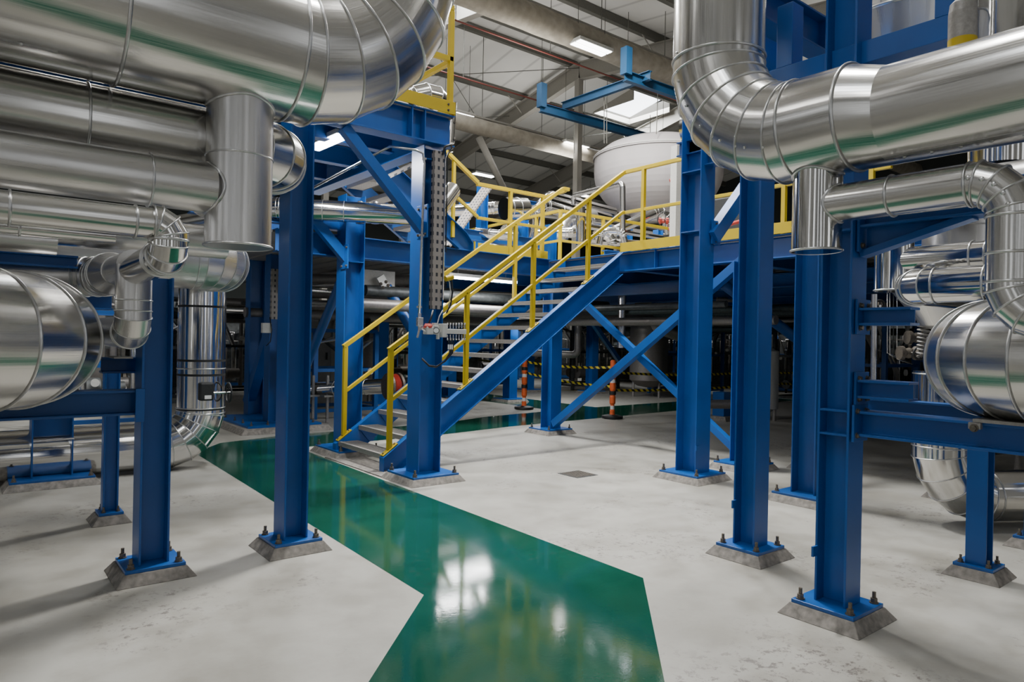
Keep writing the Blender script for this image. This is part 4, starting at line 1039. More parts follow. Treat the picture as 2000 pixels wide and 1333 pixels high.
tube_light('tube light under the rear deck', (10.5, 12.5, 2.4), (12.0, 12.5, 2.4), .12, 90)

# ================================================================== PIPE AND TRAY BEHIND THE MANIFOLD COLUMN
pipe('insulated_pipe', 'curving silver pipe below the upper platform left of the manifold column', [(2.2, 9.8, 2.9), (2.9, 8.3, 3.02), (4.6, 7.4, 3.02), (5.2, 7.9, 3.5)], .125, mat=ALU_S, Rb=.3, n=4, bead=.005, bands=[(1, .6), (1, .85)])
for k, px in enumerate((703, 733)):
    q = on(px, 420, 1, 8.0)
    tag(obj('drain_pot', MB().lathe([(0, 0), (.05, .01), (.055, .05), (.055, .24), (.03, .29), (.0, .29)], q - Z1 * .12, Z1, 20), ALU_D), '%s small silver drain pot hanging under the curving pipe' % ('left', 'right')[k], 'pot')
cd = thing('conduit', 'thin bent steel conduit on the manifold column', 'conduit', on(610, 365, 1, 6.05))
cpts = [on(612, 367, 1, 7.6), on(762, 286, 1, 6.2), on(812, 293, 1, 6.05), on(826, 300, 1, 6.04), on(829, 320, 1, 6.04), on(818, 640, 1, 6.04)]
obj('conduit_tube', MB().tube(cpts, .013, 10), STAIN, cd)
for py in (310, 460, 600): obj('clip', MB().box(on(828 - (py - 310) * .032, py, 1, 6.05), (.05, .02, .02)), STEEL, cd)
def cable_tray(label, p0, p1, w, up, side, slots=26):
    p0, p1 = V(p0), V(p1); root = thing('cable_tray', label, 'cable tray', p0)
    d = (p1 - p0).normalized(); ln = (p1 - p0).length; side = V(side); up = V(up)
    mb = MB(); t = .003
    n_ = up
    for zz in (t, 0):
        k = mb.add([p0 - side * w / 2 + n_ * zz, p1 - side * w / 2 + n_ * zz, p1 + side * w / 2 + n_ * zz, p0 + side * w / 2 + n_ * zz])
        mb.face([k, k + 1, k + 2, k + 3], False, [(.02, 0), (.02, ln), (w + .02, ln), (w + .02, 0)])
    for s in (-1, 1):
        a_ = p0 + side * s * w / 2; b_ = p1 + side * s * w / 2
        k = mb.add([a_, b_, b_ - n_ * .05, a_ - n_ * .05, a_ + side * s * .003, b_ + side * s * .003, b_ + side * s * .003 - n_ * .05, a_ + side * s * .003 - n_ * .05])
        mb.face([k, k + 1, k + 2, k + 3], False, [(.045, 0), (.045, ln), (.075, ln), (.075, 0)]); mb.face([k + 7, k + 6, k + 5, k + 4], False, [(.075, 0), (.075, ln), (.045, ln), (.045, 0)])
    obj('perforated_channel', mb, TRAY, root)
    return root
tray = cable_tray('perforated grey cable tray running down the manifold column', (3.875, 6.12, 1.80), (3.875, 6.12, 3.44), .12, (0, -1, 0), (1, 0, 0))
for k in range(2): obj('cable_conduit', MB().tube([(3.952 + .022 * k, 6.12, 1.9 + .5 * k), (3.952 + .022 * k, 6.12, 3.38 + .03 * k), (3.975 + .022 * k, 6.12, 3.44 + .03 * k), (4.06, 6.16, 3.47 + .04 * k)], .007, 8), (STAIN, CABLE)[k], tray)
obj('cable', MB().tube([(3.90, 6.10, 3.40), (3.92, 6.09, 3.49), (4.0, 6.1, 3.53), (4.09, 6.2, 3.50)], .012, 8), CABLE, tray)
tg = cable_tray('perforated cable tray crossing under the upper platform', on(740, 350, 1, 7.2), on(806, 318, 1, 6.9), .10, (0, 0, 1), (0, 1, 0), 14)
cable_tray('slanting cable tray climbing to the rear platform', dep(868, 480, 12.5), dep(950, 366, 13.5), .2, (-.3, -.3, .9), (.6, -.8, 0), 22)
tray2 = cable_tray('pale perforated cable tray on the paired rear columns', (3.93, 10.98, 1.75), (3.93, 10.98, 2.55), .12, (0, -1, 0), (1, 0, 0), 18)

# pneumatic valve manifold on the column
mf = thing('valve_manifold', 'pneumatic valve manifold with red knob and rows of fittings on the column', 'manifold', (3.95, 6.0, 1.6))
def MP(px, py, y=6.02): return on(px, py, 1, y)
obj('ball_valve', MB().box(MP(820, 629), (.06, .05, .09)).cyl(MP(820, 612), MP(820, 645), .02, n=10), STAIN, mf, bev=.006)
obj('valve_lever', MB().bar(MP(820, 640, 5.99), MP(815, 660, 5.99), .022, .012), STEEL, mf)
obj('pipe_nipple', MB().cyl(MP(822, 640), MP(832, 647), .015, n=10), STAIN, mf)
obj('shut_off_block', MB().box(MP(837, 646), (.085, .08, .08)), GREYPL, mf, bev=.008)
obj('red_knob', MB().lathe([(0, .045), (.03, .045), (.045, .02), (.045, 0)], MP(836, 641) , Z1, 16), RED, mf)
obj('regulator', MB().box(MP(849, 645), (.06, .08, .09)).cyl(MP(849, 640), MP(849, 631), .03, n=14), GREYPL, mf, bev=.006)
obj('pressure_gauge', MB().cyl(MP(852, 646, 5.985), MP(852, 646, 5.965), .032, n=20), BLACK, mf)
obj('gauge_face', MB().cyl(MP(852, 646, 5.9645), MP(852, 646, 5.962), .026, n=20), WHITE, mf)
obj('filter_bowl', MB().cyl(MP(855, 650), MP(855, 663), .018, n=12), GREYPL, mf)
obj('end_block', MB().box(MP(864, 646), (.055, .09, .14)), GREYPL, mf, bev=.006)
obj('distribution_bar', MB().box(MP(889, 648), (.245, .06, .05)), GREYPL, mf, bev=.004)
for k in range(7):
    px = 874 + k * 5.6
    for py, s in ((639, 1), (657, -1)):
        obj('hose_fitting', MB().cyl(MP(px, py + 3 * s), MP(px, py - 6 * s), .0085, n=8).sphere(MP(px, py - 6 * s), .012, 8, 5), STAIN, mf)
cb = thing('cable_loop', 'black cables looping under the valve manifold', 'cable', MP(870, 690))
for k in range(4):
    o_ = k * .7
    obj('cable', MB().tube([MP(874 + 4 * k, 660), MP(877 + 3 * k, 672), MP(878 + 2 * k, 690), MP(868 + o_, 706), MP(852, 716 + o_), MP(838, 714 + o_), MP(824, 700 + o_, 6.06)], .006, 8), CABLE, cb)
for k in range(3): obj('white_cable_tie', MB().box(MP(876 + 3.4 * k, 678), (.014, .014, .05)), WHITE, cb)
hs = thing('hose', 'grey hose dropping from the cable tray to the manifold', 'hose', MP(858, 640))
obj('hose_tube', MB().tube([MP(865, 606), MP(858, 618), MP(855, 630), MP(854, 640)], .006, 8), GREYPL, hs)
obj('hose_tube', MB().tube([MP(846, 606), MP(842, 622), MP(836, 636)], .010, 8), CABLE, hs)
gl = thing('cable_gland_box', 'cluster of cable glands beside the tray at mid height', 'junction box', MP(872, 560))
obj('gland', MB().cyl(MP(870, 545), MP(884, 541), .03, n=14), YEL, gl)
obj('cable', MB().tube([MP(874, 538), MP(882, 548), MP(884, 570), MP(880, 596), MP(872, 612)], .009, 8), CABLE, gl)
obj('cable', MB().tube([MP(872, 540), MP(878, 552), MP(880, 572), MP(876, 600)], .006, 8), GREYPL, gl)

# ================================================================== FLOOR ITEMS
def channelizer(label, x, y, seed=0):
    root = thing('barrier_post', label, 'barrier post', (x, y, 0), None)
    mb = MB(); k = mb.lathe([(0, 0), (.20, 0), (.21, .02), (.205, .055), (.12, .075), (.06, .08)], (x, y, 0), Z1, 8)
    obj('rubber_base', mb, BLACK, root)
    prof = [(.055, .08), (.05, .10), (.05, .16), (.040, .17), (.040, .27), (.058, .30), (.058, .42), (.048, .44), (.048, .54), (.060, .57), (.060, .68), (.050, .70), (.050, .78), (.063, .81), (.063, .90), (.052, .93), (.056, .99), (.056, 1.12), (.03, 1.14), (0, 1.14)]
    obj('post_body', MB().lathe(prof, (x, y, 0), Z1, 20), ORANGE, root)
    for z in (.215, .73):
        r_ = .0415 if z < .3 else .0515; obj('reflective_band', MB().lathe([(r_, z - .035), (r_, z + .035)], (x, y, 0), Z1, 20), WHITE, root)
    for z in (.50, .88):
        obj('black_band', MB().lathe([(.065, z - .035), (.065, z + .035)], (x, y, 0), Z1, 20), BLACK, root)
    return root
channelizer('orange barrier post with black rubber base at the left of the barrier', 9.56, 11.52)
channelizer('orange barrier post with black rubber base standing right of the braced column', 9.98, 9.33)
q = fl(953, 715, 0); channelizer('small far orange barrier post seen over the stair treads', 12.8, 19.2)
def tape(label, pts, w=.048, sagv=.05):
    mb = MB(); out = []
    for i in range(len(pts) - 1):
        a_, b_ = V(pts[i]), V(pts[i + 1])
        for k in range(10):
            t = k / 10; p = a_.lerp(b_, t); p.z -= sagv * 4 * t * (1 - t); out.append(p)
    out.append(V(pts[-1])); acc = 0
    for i in range(len(out) - 1):
        a_, b_ = out[i], out[i + 1]; l = (b_ - a_).length
        k = mb.add([a_ - Z1 * w / 2, b_ - Z1 * w / 2, b_ + Z1 * w / 2, a_ + Z1 * w / 2]); mb.face([k, k + 1, k + 2, k + 3], False, [(acc, 0), (acc + l, 0), (acc + l, w), (acc, w)]); acc += l
    return tag(obj('barrier_tape', mb, HAZ), label, 'tape')
A_, B_ = V((9.56, 11.52, 0)), V((9.98, 9.33, 0)); FAR = V((12.8, 19.2, 0))
tape('upper black and yellow tape between the two orange posts', [A_ + Z1 * 1.03, B_ + Z1 * 1.0])
tape('lower black and yellow tape between the two orange posts', [A_ + Z1 * .80, B_ + Z1 * .62])
tape('black and yellow tape from the right orange post at mid height', [B_ + Z1 * .90, V((14.5, 9.2, .85)), V((19, 8.5, .9))], sagv=.06)
tape('lowest black and yellow tape leading right from the right post', [B_ + Z1 * .55, V((14.5, 8.6, .62)), V((19, 8.0, .6))], sagv=.05)
tape('black and yellow tape leading back to the far orange post', [A_ + Z1 * .95, FAR + Z1 * 1.0])
def floor_tape(label, p0, p1, w=.1):
    p0, p1 = V(p0), V(p1); l = (p1 - p0).length; s = (p1 - p0).normalized().cross(Z1) * w / 2
    mb = MB(); k = mb.add([p0 + s, p1 + s, p1 - s, p0 - s]); mb.face([k, k + 3, k + 2, k + 1][::-1], False, [(0, 0), (l, 0), (l, w), (0, w)])
    for i in range(k, k + 4): mb.v[i].z = .003
    return tag(obj('floor_tape', mb, HAZ), label, 'tape')
floor_tape('yellow and black floor tape behind the barrier at right', (14.0, 15.5, 0), (18.5, 12.2, 0), .16)
floor_tape('yellow and black floor tape beyond the stair treads', (12.5, 20.5, 0), (15.2, 17.8, 0), .16)
dr = thing('floor_drain', 'small square grated drain set in the concrete floor', 'drain', (5.45, 5.6, 0))
obj('drain_frame', MB().bb((5.30, 5.45, .0), (5.62, 5.77, .004)), DARKM, dr)
obj('drain_grate', (lambda m_: [m_.bb((5.32 + .03 * i, 5.47, .004), (5.332 + .03 * i, 5.75, .008)) for i in range(10)] and m_)(MB()), BOLT, dr)
eb = thing('pump_plinth', 'small blue box post on a plinth beyond the braced column', 'post', (11.8, 8.1, 0))
pedestal(eb, 11.8, 8.1, .3, .3, .08); obj('box_post', MB().bb((11.67, 7.97, .08), (11.93, 8.23, .55)), BLUE, eb)

# ================================================================== TANK, HOIST FRAME
tk = thing('hopper_tank', 'big white wrapped hopper tank hanging below the skylight', 'tank', (15.3, 13.3, 4.5))
tc_ = dep(1285, 330, 19.5); TX, TY = tc_.x, tc_.y; TR = 1.78; ZT = -.28
prof = [(.25, 4.7), (.5, 4.95)] + [(TR - 1.15 + 1.15 * math.sin(t * PI / 24), 6.55 - 1.15 * math.cos(t * PI / 24)) for t in range(1, 13)] + [(TR, 6.95)]
prof = [(r_, z_ + ZT) for r_, z_ in prof]
obj('tank_cover', MB().lathe(prof, (TX, TY, 0), Z1, 56), TANKM, tk)
obj('tank_lid', MB().lathe([(r_, z_ + ZT) for r_, z_ in [(TR + .03, 6.90), (TR + .02, 6.98), (1.45, 7.24), (1.1, 7.38), (.6, 7.48), (0, 7.5)]], (TX, TY, 0), Z1, 56), TANKM, tk)
band(tk, ringpts(V((TX, TY, 6.95 + ZT)), Z1, TR + .02, *frame(Z1), n=56), .02, 'rim_rope', GREYPL)
for an in (.1, .75, 1.4):
    x, y = TX + (TR + .05) * math.cos(an), TY + (TR + .05) * math.sin(an)
    obj('support_leg', MB().bb((x - .06, y - .06, ZD), (x + .06, y + .06, 6.3)), STEEL, tk)
wp = dep(1319, 400, 11.0)
tag(obj('square_post', MB().bb((wp.x - .06, wp.y - .06, ZD), (wp.x + .06, wp.y + .06, dep(1319, 286, 11.0).z)), GREYPL), 'pale square post on the deck beside the white tank', 'post')
h1 = thing('hoist_frame', 'blue overhead hoist frame of crossing beams below the roof', 'frame', (12.4, 14.5, 8.0))
zb_ = 8.0
obj('runway_beam', MB().ibeam(on(1055, 210, 1, 14.5), on(1262, 268, 1, 14.5), .24, .14, Z1), HOISTB, h1)
obj('runway_beam', MB().ibeam(on(1220, 148, 1, 11.45), on(1345, 192, 1, 11.45), .24, .14, Z1), HOISTB, h1)
a_ = on(1098, 222, 1, 14.7); b_ = on(1270, 155, 1, 11.2); obj('cross_beam', MB().ibeam(a_ + Z1 * .2, b_ + Z1 * .1, .22, .12, Z1), HOISTB, h1)
for p in (on(1058, 203, 1, 14.5), on(1223, 138, 1, 11.45)): obj('hanger', MB().bb((p.x - .1, p.y - .1, p.z - .1), (p.x + .1, p.y + .1, p.z + .55)), HOISTB, h1)
for k, (px, py, pz, yy) in enumerate(((1122, 240, 300, 14.5), (1180, 190, 280, 13), (1185, 190, 280, 13.05), (1285, 178, 262, 11.6), (1270, 225, 265, 12.5))):
    mb = MB().cyl(on(px, py, 1, yy), on(px - (py < 185) * 3, pz, 1, yy), .012, n=6)
    obj('chain', mb, PURL, h1)

# ================================================================== DECK CLUTTER (level 2.8)
def dpt(px, py, d): return dep(px, py, d)
pipe('insulated_pipe', 'pair of slim steel pipes arching over in front of the white tank', [dpt(1216, 478, 13.5), dpt(1216, 358, 13.5), dpt(1120, 382, 15.5), dpt(1120, 400, 15.5)], .055, mat=STAIN, Rb=.1, n=4, minor=True, seg=20)
def rpipe(label, pts, R, mat=None, n=4, minor=False, bands=(), Rb=None): return pipe('insulated_pipe', label, pts, R, mat=mat or ALU_S, n=n, minor=minor, bands=bands, seg=28, Rb=Rb, bead=.008)
rpipe('silver pipe on the rear deck curving down at its left end', [dpt(1040, 470, 15.5), dpt(1052, 398, 15.5), dpt(1180, 440, 17.5), dpt(1300, 440, 19)], .14, bands=[(1, .8)])
rpipe('second silver pipe of the bank crossing the rear deck', [dpt(1040, 430, 16), dpt(1062, 388, 16), dpt(1190, 425, 18)], .10)
rpipe('long bright pipe low across the deck at left', [dpt(880, 412, 15), dpt(985, 405, 14.5), dpt(1100, 420, 17)], .13, bands=[(0, .6), (1, .2)])
rpipe('fat silver fitting behind the middle stair rail', [dpt(985, 408, 13.6), dpt(1025, 408, 13.9)], .22, bands=[(0, .1), (0, .3)])
rpipe('upright silver pipe rising behind the stair rails', [dpt(1134, 480, 13.5), dpt(1134, 405, 13.5)], .09)
rpipe('silver elbow at the right of the deck by the red valve', [dpt(1200, 452, 15), dpt(1303, 405, 15.5), dpt(1306, 460, 15.5)], .12)
rpipe('small silver elbow above the toe board', [dpt(1160, 462, 13), dpt(1192, 450, 13), dpt(1196, 478, 13)], .09)
rpipe('low silver pipe along the deck above the right toe board', [dpt(1150, 470, 13), dpt(1300, 480, 14.5)], .07, minor=True)
rpipe('dark satin pipe bend behind the left deck rail', [dpt(960, 490, 14), dpt(1000, 440, 14.5), dpt(985, 480, 15.5)], .14, ALU_D)
rpipe('silver duct high behind the yellow upper railing', [on(800, 200, 1, 8.8), on(850, 165, 1, 8.6), on(868, 215, 1, 8.8)], .17, bands=[(0, .1)])
rpipe('vertical silver pipe by the upper railing', [on(880, 280, 1, 9.2), on(885, 200, 1, 9.2)], .06, minor=True)
rpipe('third silver pipe of the bank crossing the rear deck', [dpt(1030, 450, 16.5), dpt(1072, 380, 16.5), dpt(1200, 412, 18.5)], .09)
rpipe('silver pipe run low behind the far railing post', [dpt(1050, 455, 14.5), dpt(1120, 455, 14.5), dpt(1150, 430, 15.5), dpt(1290, 455, 17)], .11, bands=[(0, .3)])
rpipe('wide dull bend over the deck left of the white tank', [dpt(1095, 470, 15.5), dpt(1100, 428, 15.5), dpt(1160, 425, 16)], .17, ALU_D, bands=[(0, .2)])
rpipe('thin bright pipe crossing behind the stair head', [dpt(1130, 440, 14), dpt(1330, 470, 16.5)], .06, minor=True)
rpipe('silver pipe bundle end above the left toe board', [dpt(930, 455, 13.5), dpt(1010, 462, 13.2)], .10, bands=[(0, .3), (0, .5)])
rpipe('small looping silver pipe by the middle deck post', [dpt(1170, 478, 12.5), dpt(1176, 450, 12.5), dpt(1215, 452, 12.5), dpt(1222, 480, 12.5)], .06)
for k, (px, py, d, l) in enumerate(((885, 455, 13, 2.2), (1000, 395, 17, 4.0), (1180, 500, 12, 1.2))):
    beam('blue support beam among the rear deck pipes, %s one' % ('left', 'middle', 'right')[k], dpt(px, py, d), dpt(px, py, d) + V((l, 0, 0)), .2, .14, BLUE_D)
for k, (px, py0, py1, d) in enumerate(((940, 365, 500, 14), (1020, 430, 500, 14.5), (1075, 440, 495, 13.6), (1225, 445, 480, 16), (1285, 450, 480, 16), (905, 395, 500, 15.5))):
    a_ = dpt(px, py1, d); b_ = dpt(px, py0, d); b_.x, b_.y = a_.x, a_.y
    a_.z = ZD
    if b_.z < a_.z + .5: b_.z = a_.z + .5
    tag(obj('support_post', MB().ibeam(a_, b_, .18, .16, X1), BLUE), 'blue pipe support post on the deck, %s from the left' % ('third', 'fourth', 'fifth', 'sixth', 'rightmost', 'second')[k], 'post', 'pipe support posts on the deck')
def handwheel_valve(label, p, r=.12, ax=(1, 0, 0), col=None):
    p = V(p); root = thing('handwheel_valve', label, 'valve', p); ax = V(ax).normalized(); u_, v_ = frame(ax)
    obj('valve_body', MB().lathe([(.0, -.10), (.07, -.10), (.07, -.06), (.045, -.04), (.055, 0), (.045, .04), (.07, .06), (.07, .10), (0, .10)], p, u_, 16), col or RED, root)
    obj('stem', MB().cyl(p, p + ax * .2, .014, n=8), STAIN, root)
    obj('handwheel', MB().tube(ringpts(p + ax * .19, ax, r, u_, v_, n=20), .012, 6, closed=True).cyl(p + ax * .19 - u_ * r, p + ax * .19 + u_ * r, .008, n=6).cyl(p + ax * .19 - v_ * r, p + ax * .19 + v_ * r, .008, n=6), BLACK, root)
    return root
handwheel_valve('red handwheel valve on the deck near the pale square post', dpt(1296, 432, 15), .17, -fwd)
for k, (p0, p1) in enumerate(((dpt(1308, 353, 12), dpt(1336, 347, 12)), (dpt(1306, 448, 11.8), dpt(1335, 443, 11.8)), (dpt(1420, 440, 11), dpt(1455, 430, 11)), (dpt(1425, 410, 11), dpt(1455, 405, 11)))):
    tag(obj('red_pipe', MB().cyl(p0, p1, .03, n=12), RED), 'short red pipe %s' % ('across the pale square post, upper one', 'across the pale square post, lower one', 'right of the braced column, lower one', 'right of the braced column, upper one')[k], 'pipe')
tag(obj('dark_unit', MB().box(dpt(1445, 440, 12.5), (.8, .8, .9)), BLACK, bev=.02), 'black equipment block on the deck right of the braced column', 'equipment')

# ================================================================== BACKGROUND UNDER THE DECK
rnd = random.Random(11)
k_ = 0
def bgthing(name, label, cat, mb, mat, group=None): return tag(obj(name, mb, mat), label, cat, group)
# long horizontal pipes in the distance
hp = [(448, 590, 700, 595, 14, .09, 'left'), (600, 545, 800, 548, 13.5, .12, 'behind the stair-foot column'), (600, 575, 800, 580, 14.5, .10, 'second behind the stair-foot column'), (600, 610, 800, 612, 15, .06, 'third behind the stair-foot column'),
      (880, 570, 1000, 575, 14, .05, 'below the tube light'), (880, 600, 1010, 603, 15, .10, 'beyond the stair posts'), (1100, 548, 1330, 560, 18, .12, 'under the right deck'), (1110, 575, 1200, 572, 15, .06, 'above the crossing braces'),
      (1390, 545, 1450, 540, 13, .07, 'in the right gap, upper'), (1395, 560, 1450, 556, 14, .12, 'in the right gap, middle'), (1400, 585, 1450, 588, 13, .05, 'in the right gap, lower'), (440, 520, 560, 516, 15, .07, 'beyond the tall vertical pipe'), (1380, 790, 1450, 790, 11, .09, 'low in the right gap')]
for (xa, ya, xb, yb_, d, r, t) in hp:
    a_, b_ = dpt(xa, ya, d), dpt(xb, yb_, d)
    pipe('process_pipe', 'distant silver pipe ' + t, [a_, b_], r * .8, mat=VM, minor=True, seg=20)
# low pipe behind stair foot with red flanges
lpz = pipe('process_pipe', 'silver low pipe on stands behind the stair foot', [dpt(608, 762, 12.2), dpt(800, 752, 11.6)], .13, mat=ALU_S, seg=28, bands=[(0, .5), (0, 1.1)])
for k, (px, py, d, r) in enumerate(((768, 755, 11.5, .22), (786, 585, 12.6, .24))):
    root = thing('flanged_coupling', 'orange-brown flanged coupling %s' % ('on the low pipe behind the stair', 'on the pipe above, behind the handrail')[k], 'coupling', dpt(px, py, d))
    q = dpt(px, py, d)
    for s in (-.09, .09): obj('flange', MB().cyl(q + V((s - .02, 0, 0)), q + V((s + .02, 0, 0)), r, n=28), BOLT, root)
    obj('bellows', MB().lathe([(r * .7, -.08), (r * .95, -.04), (r * .7, 0), (r * .95, .04), (r * .7, .08)], q, X1, 28), RED, root)
for k, px in enumerate((612, 640)):
    a_ = dpt(px, 745, 12); mb = MB().bb((a_.x - .02, a_.y - .02, 0), (a_.x + .02, a_.y + .02, a_.z + .1)); mb.bb((a_.x - .1, a_.y - .1, .45), (a_.x + .1, a_.y + .1, .48))
    tag(obj('pipe_stand', mb, STEEL), 'small steel pipe stand left of the stair foot, %s' % ('left', 'right')[k], 'stand')
# grey cabinet
cbx = thing('control_cabinet', 'plain grey cabinet wall behind the column at the stair foot', 'cabinet', (5.6, 14.0, 0))
a_, b_ = fl(560, 800), fl(652, 800)
obj('carcass', MB().bb((4.6, 13.9, 0), (6.95, 14.5, 2.15)), CABINET, cbx, bev=.01)
for k in range(3): obj('door_panel', MB().bb((4.62 + k * .78, 13.88, .08), (5.36 + k * .78, 13.9, 2.10)), CABINET, cbx, bev=.004)
for k in range(3): obj('door_handle', MB().bb((5.28 + k * .78, 13.85, 1.0), (5.31 + k * .78, 13.88, 1.15)), BLACK, cbx)
# vessels and skids
def vessel(label, x, y, z0, r, h, mat, legs=True):
    root = thing('process_vessel', label, 'vessel', (x, y, 0))
    obj('shell', MB().lathe([(.05, z0), (r * .6, z0 + .05), (r, z0 + r * .4), (r, z0 + h - r * .4), (r * .6, z0 + h - .05), (.06, z0 + h), (.06, z0 + h + .2)], (x, y, 0), Z1, 28), mat, root)
    if legs:
        for k in range(3):
            an = k * 2.1 + .4; obj('leg', MB().cyl((x + r * .8 * math.cos(an), y + r * .8 * math.sin(an), 0), (x + r * .8 * math.cos(an), y + r * .8 * math.sin(an), z0 + r * .5), .035, n=8), STEEL, root)
    return root
q = fl(1320, 765); 
vessel('dull beige upright vessel behind the crossing braces', 14.9, 12.6, .25, .52, 2.0, VM)
vessel('tall dark vessel below the stair head', 11.0, 15.9, .2, .4, 2.2, DARKM)
vessel('white upright cylinder in the right gap', 12.6, 7.6, .15, .2, 1.3, GREYPL)
vessel('dull steel vessel left of the paired columns', 1.6, 14.6, .25, .5, 2.0, VM)
vessel('silver horizontal-topped vessel behind the manifold column', 7.4, 14.8, .2, .42, 1.7, VM)
vessel('dark vessel behind the right foreground columns', 9.9, 3.0, .2, .4, 1.9, DARKM)
pipe('process_pipe', 'dull pink-grey pipe bend arching between the deck columns', [dpt(1250, 600, 17), dpt(1262, 592, 17), dpt(1288, 640, 17), dpt(1330, 655, 17)], .17, mat=VM, Rb=.2, n=4, minor=True, seg=20)
pipe('process_pipe', 'dull vertical pipe turning at the floor behind the barrier', [dpt(1130, 600, 14), dpt(1128, 694, 14), dpt(1040, 690, 14.5)], .07, mat=VM, Rb=.12, n=4, minor=True, seg=16)
pipe('process_pipe', 'tall thin pale pipe between the far deck columns', [dpt(1216, 562, 13), dpt(1213, 680, 13)], .075, mat=STAIN, minor=True, seg=16)
# skid frames with pumps
def skid(label, x, y, sx, sy, h, seed):
    r_ = random.Random(seed); root = thing('pump_skid', label, 'machine', (x, y, 0))
    mb = MB()
    for (a0, b0) in ((-1, -1), (1, -1), (-1, 1), (1, 1)):
        mb.bb((x + a0 * sx / 2 - .04, y + b0 * sy / 2 - .04, 0), (x + a0 * sx / 2 + .04, y + b0 * sy / 2 + .04, h))
    for z in (.15, h * .55, h):
        for s in (-1, 1):
            mb.bb((x - sx / 2, y + s * sy / 2 - .03, z - .03), (x + sx / 2, y + s * sy / 2 + .03, z + .03)); mb.bb((x + s * sx / 2 - .03, y - sy / 2, z - .03), (x + s * sx / 2 + .03, y + sy / 2, z + .03))
    obj('frame', mb, BLUE_D if seed % 2 else DARKM, root)
    for k in range(3):
        px_, py_ = x + r_.uniform(-.35, .35) * sx, y + r_.uniform(-.35, .35) * sy; rr = r_.uniform(.1, .22)
        obj('pump', MB().lathe([(0, 0), (rr, 0), (rr, .35), (rr * .7, .4), (rr * .7, .7), (0, .7)], (px_ - .35, py_, .35 + rr), X1, 18), (DARKM, VM, BOLT)[k % 3], root)
    for k in range(7):
        px_, py_ = x + r_.uniform(-.45, .45) * sx, y + r_.uniform(-.45, .45) * sy; z0 = r_.uniform(.2, .6)
        qx = px_ + r_.choice((-1, 1)) * r_.uniform(.2, .8)
        obj('pipework', MB().tube([(px_, py_, z0), (px_, py_, h * r_.uniform(.5, .9)), (qx, py_, h * .92), (qx, py_, h + .25)], r_.uniform(.02, .06), 10), (STAIN, VM, DARKM, STAIN)[k % 4], root)
    for k in range(3):
        obj('gauge', MB().cyl((x + r_.uniform(-.4, .4) * sx, y - sy / 2 - .03, h * r_.uniform(.4, .9)), (x + r_.uniform(-.4, .4) * sx, y - sy / 2 - .06, h * r_.uniform(.4, .9)), .06, n=14) if False else MB().lathe([(0, 0), (.06, 0), (.06, .03), (0, .03)], (x + r_.uniform(-.4, .4) * sx, y - sy / 2 - .03, h * r_.uniform(.4, .9)), (0, -1, 0), 14), GREYPL, root)
    return root
for k, (x, y, sx, sy, h, t) in enumerate(((5.6, 12.4, 1.2, 1.0, 1.6, 'behind the stair foot'), (8.6, 16.5, 1.8, 1.2, 2.0, 'behind the manifold column, far back'), (12.6, 17.4, 1.8, 1.2, 2.1, 'beyond the stair head'), (15.5, 15.8, 2.0, 1.2, 2.1, 'behind the left barrier post'),
        (16.8, 12.8, 1.6, 1.4, 2.1, 'behind the right barrier post'), (17.5, 9.2, 1.6, 1.4, 2.2, 'far behind the braced column'), (13.8, 6.2, 1.4, 1.2, 2.1, 'in the gap right of the braced column'), (10.2, 1.6, 1.4, 1.2, 2.0, 'behind the right foreground columns'),
        (1.8, 12.6, 1.3, 1.2, 1.8, 'behind the tall vertical pipe'), (3.0, 15.4, 1.8, 1.2, 2.2, 'left behind the paired columns'), (-.8, 11.2, 1.6, 1.2, 1.6, 'behind the left low pipe'), (10.6, 18.6, 1.8, 1.0, 2.1, 'farthest in the middle'), (8.2, .2, 1.2, 1.2, 1.5, 'behind the right low pipe'), (5.2, 17.8, 2.2, 1.0, 2.2, 'farthest at left'))):
    skid('dark pump and pipework skid ' + t, x, y, sx, sy, h, k + 3)
# dense pipe racks hanging under the decks
for k in range(26):
    y = 9.8 + k * .42; z = 2.05 + rnd.uniform(-.25, .2); x0 = 3.4 + rnd.uniform(0, 2.0); x1 = 9 + rnd.uniform(0, 9)
    if 9.9 < y < 11.3: z = 2.25
    r = rnd.choice((.03, .045, .06, .09))
    tag(obj('rack_pipe', MB().cyl((x0, y, z), (x1, y, z), r, n=12), (VM, DARKM, VM, STAIN)[k % 4]), 'thin pipe of the dim rack hanging below the deck', 'pipe', 'thin pipes of the rack below the deck')
for k in range(16):
    x = 8.6 + k * .62; z = 1.95 + rnd.uniform(-.15, .3); r = rnd.choice((.03, .05, .07))
    tag(obj('rack_pipe', MB().cyl((x, 4.0 + rnd.uniform(0, 3), z), (x, 16, z), r, n=12), (DARKM, VM, DARKG)[k % 3]), 'crosswise thin pipe of the dim rack below the deck', 'pipe', 'crosswise pipes of the rack below the deck')
# instrument tubing on the dark column at right
for k, (px, col) in enumerate(((1733, STAIN), (1738, STAIN), (1745, DARKM), (1752, STAIN))):
    a_, b_, c_ = dpt(px, 560, 7.4), dpt(px, 690 + 4 * k, 7.4), dpt(px + 30, 700 + 4 * k, 7.4)
    tag(obj('instrument_tube', MB().tube([a_, b_, c_], .006, 8), col), 'thin instrument tubing behind the bracket beams', 'tube', 'instrument tubes behind the bracket beams')
sp = thing('spring_hanger', 'vertical coil spring support left of the right low pipe', 'spring', dpt(1805, 640, 6.6))
pts = [dpt(1805, 612, 6.6) + V((.05 * math.cos(t * .6), .05 * math.sin(t * .6), -.0035 * t)) for t in range(0, 120)]
obj('coil', MB().tube(pts, .009, 6), STEEL, sp); obj('top_plate', MB().box(dpt(1805, 608, 6.6), (.2, .2, .02)), STEEL, sp)
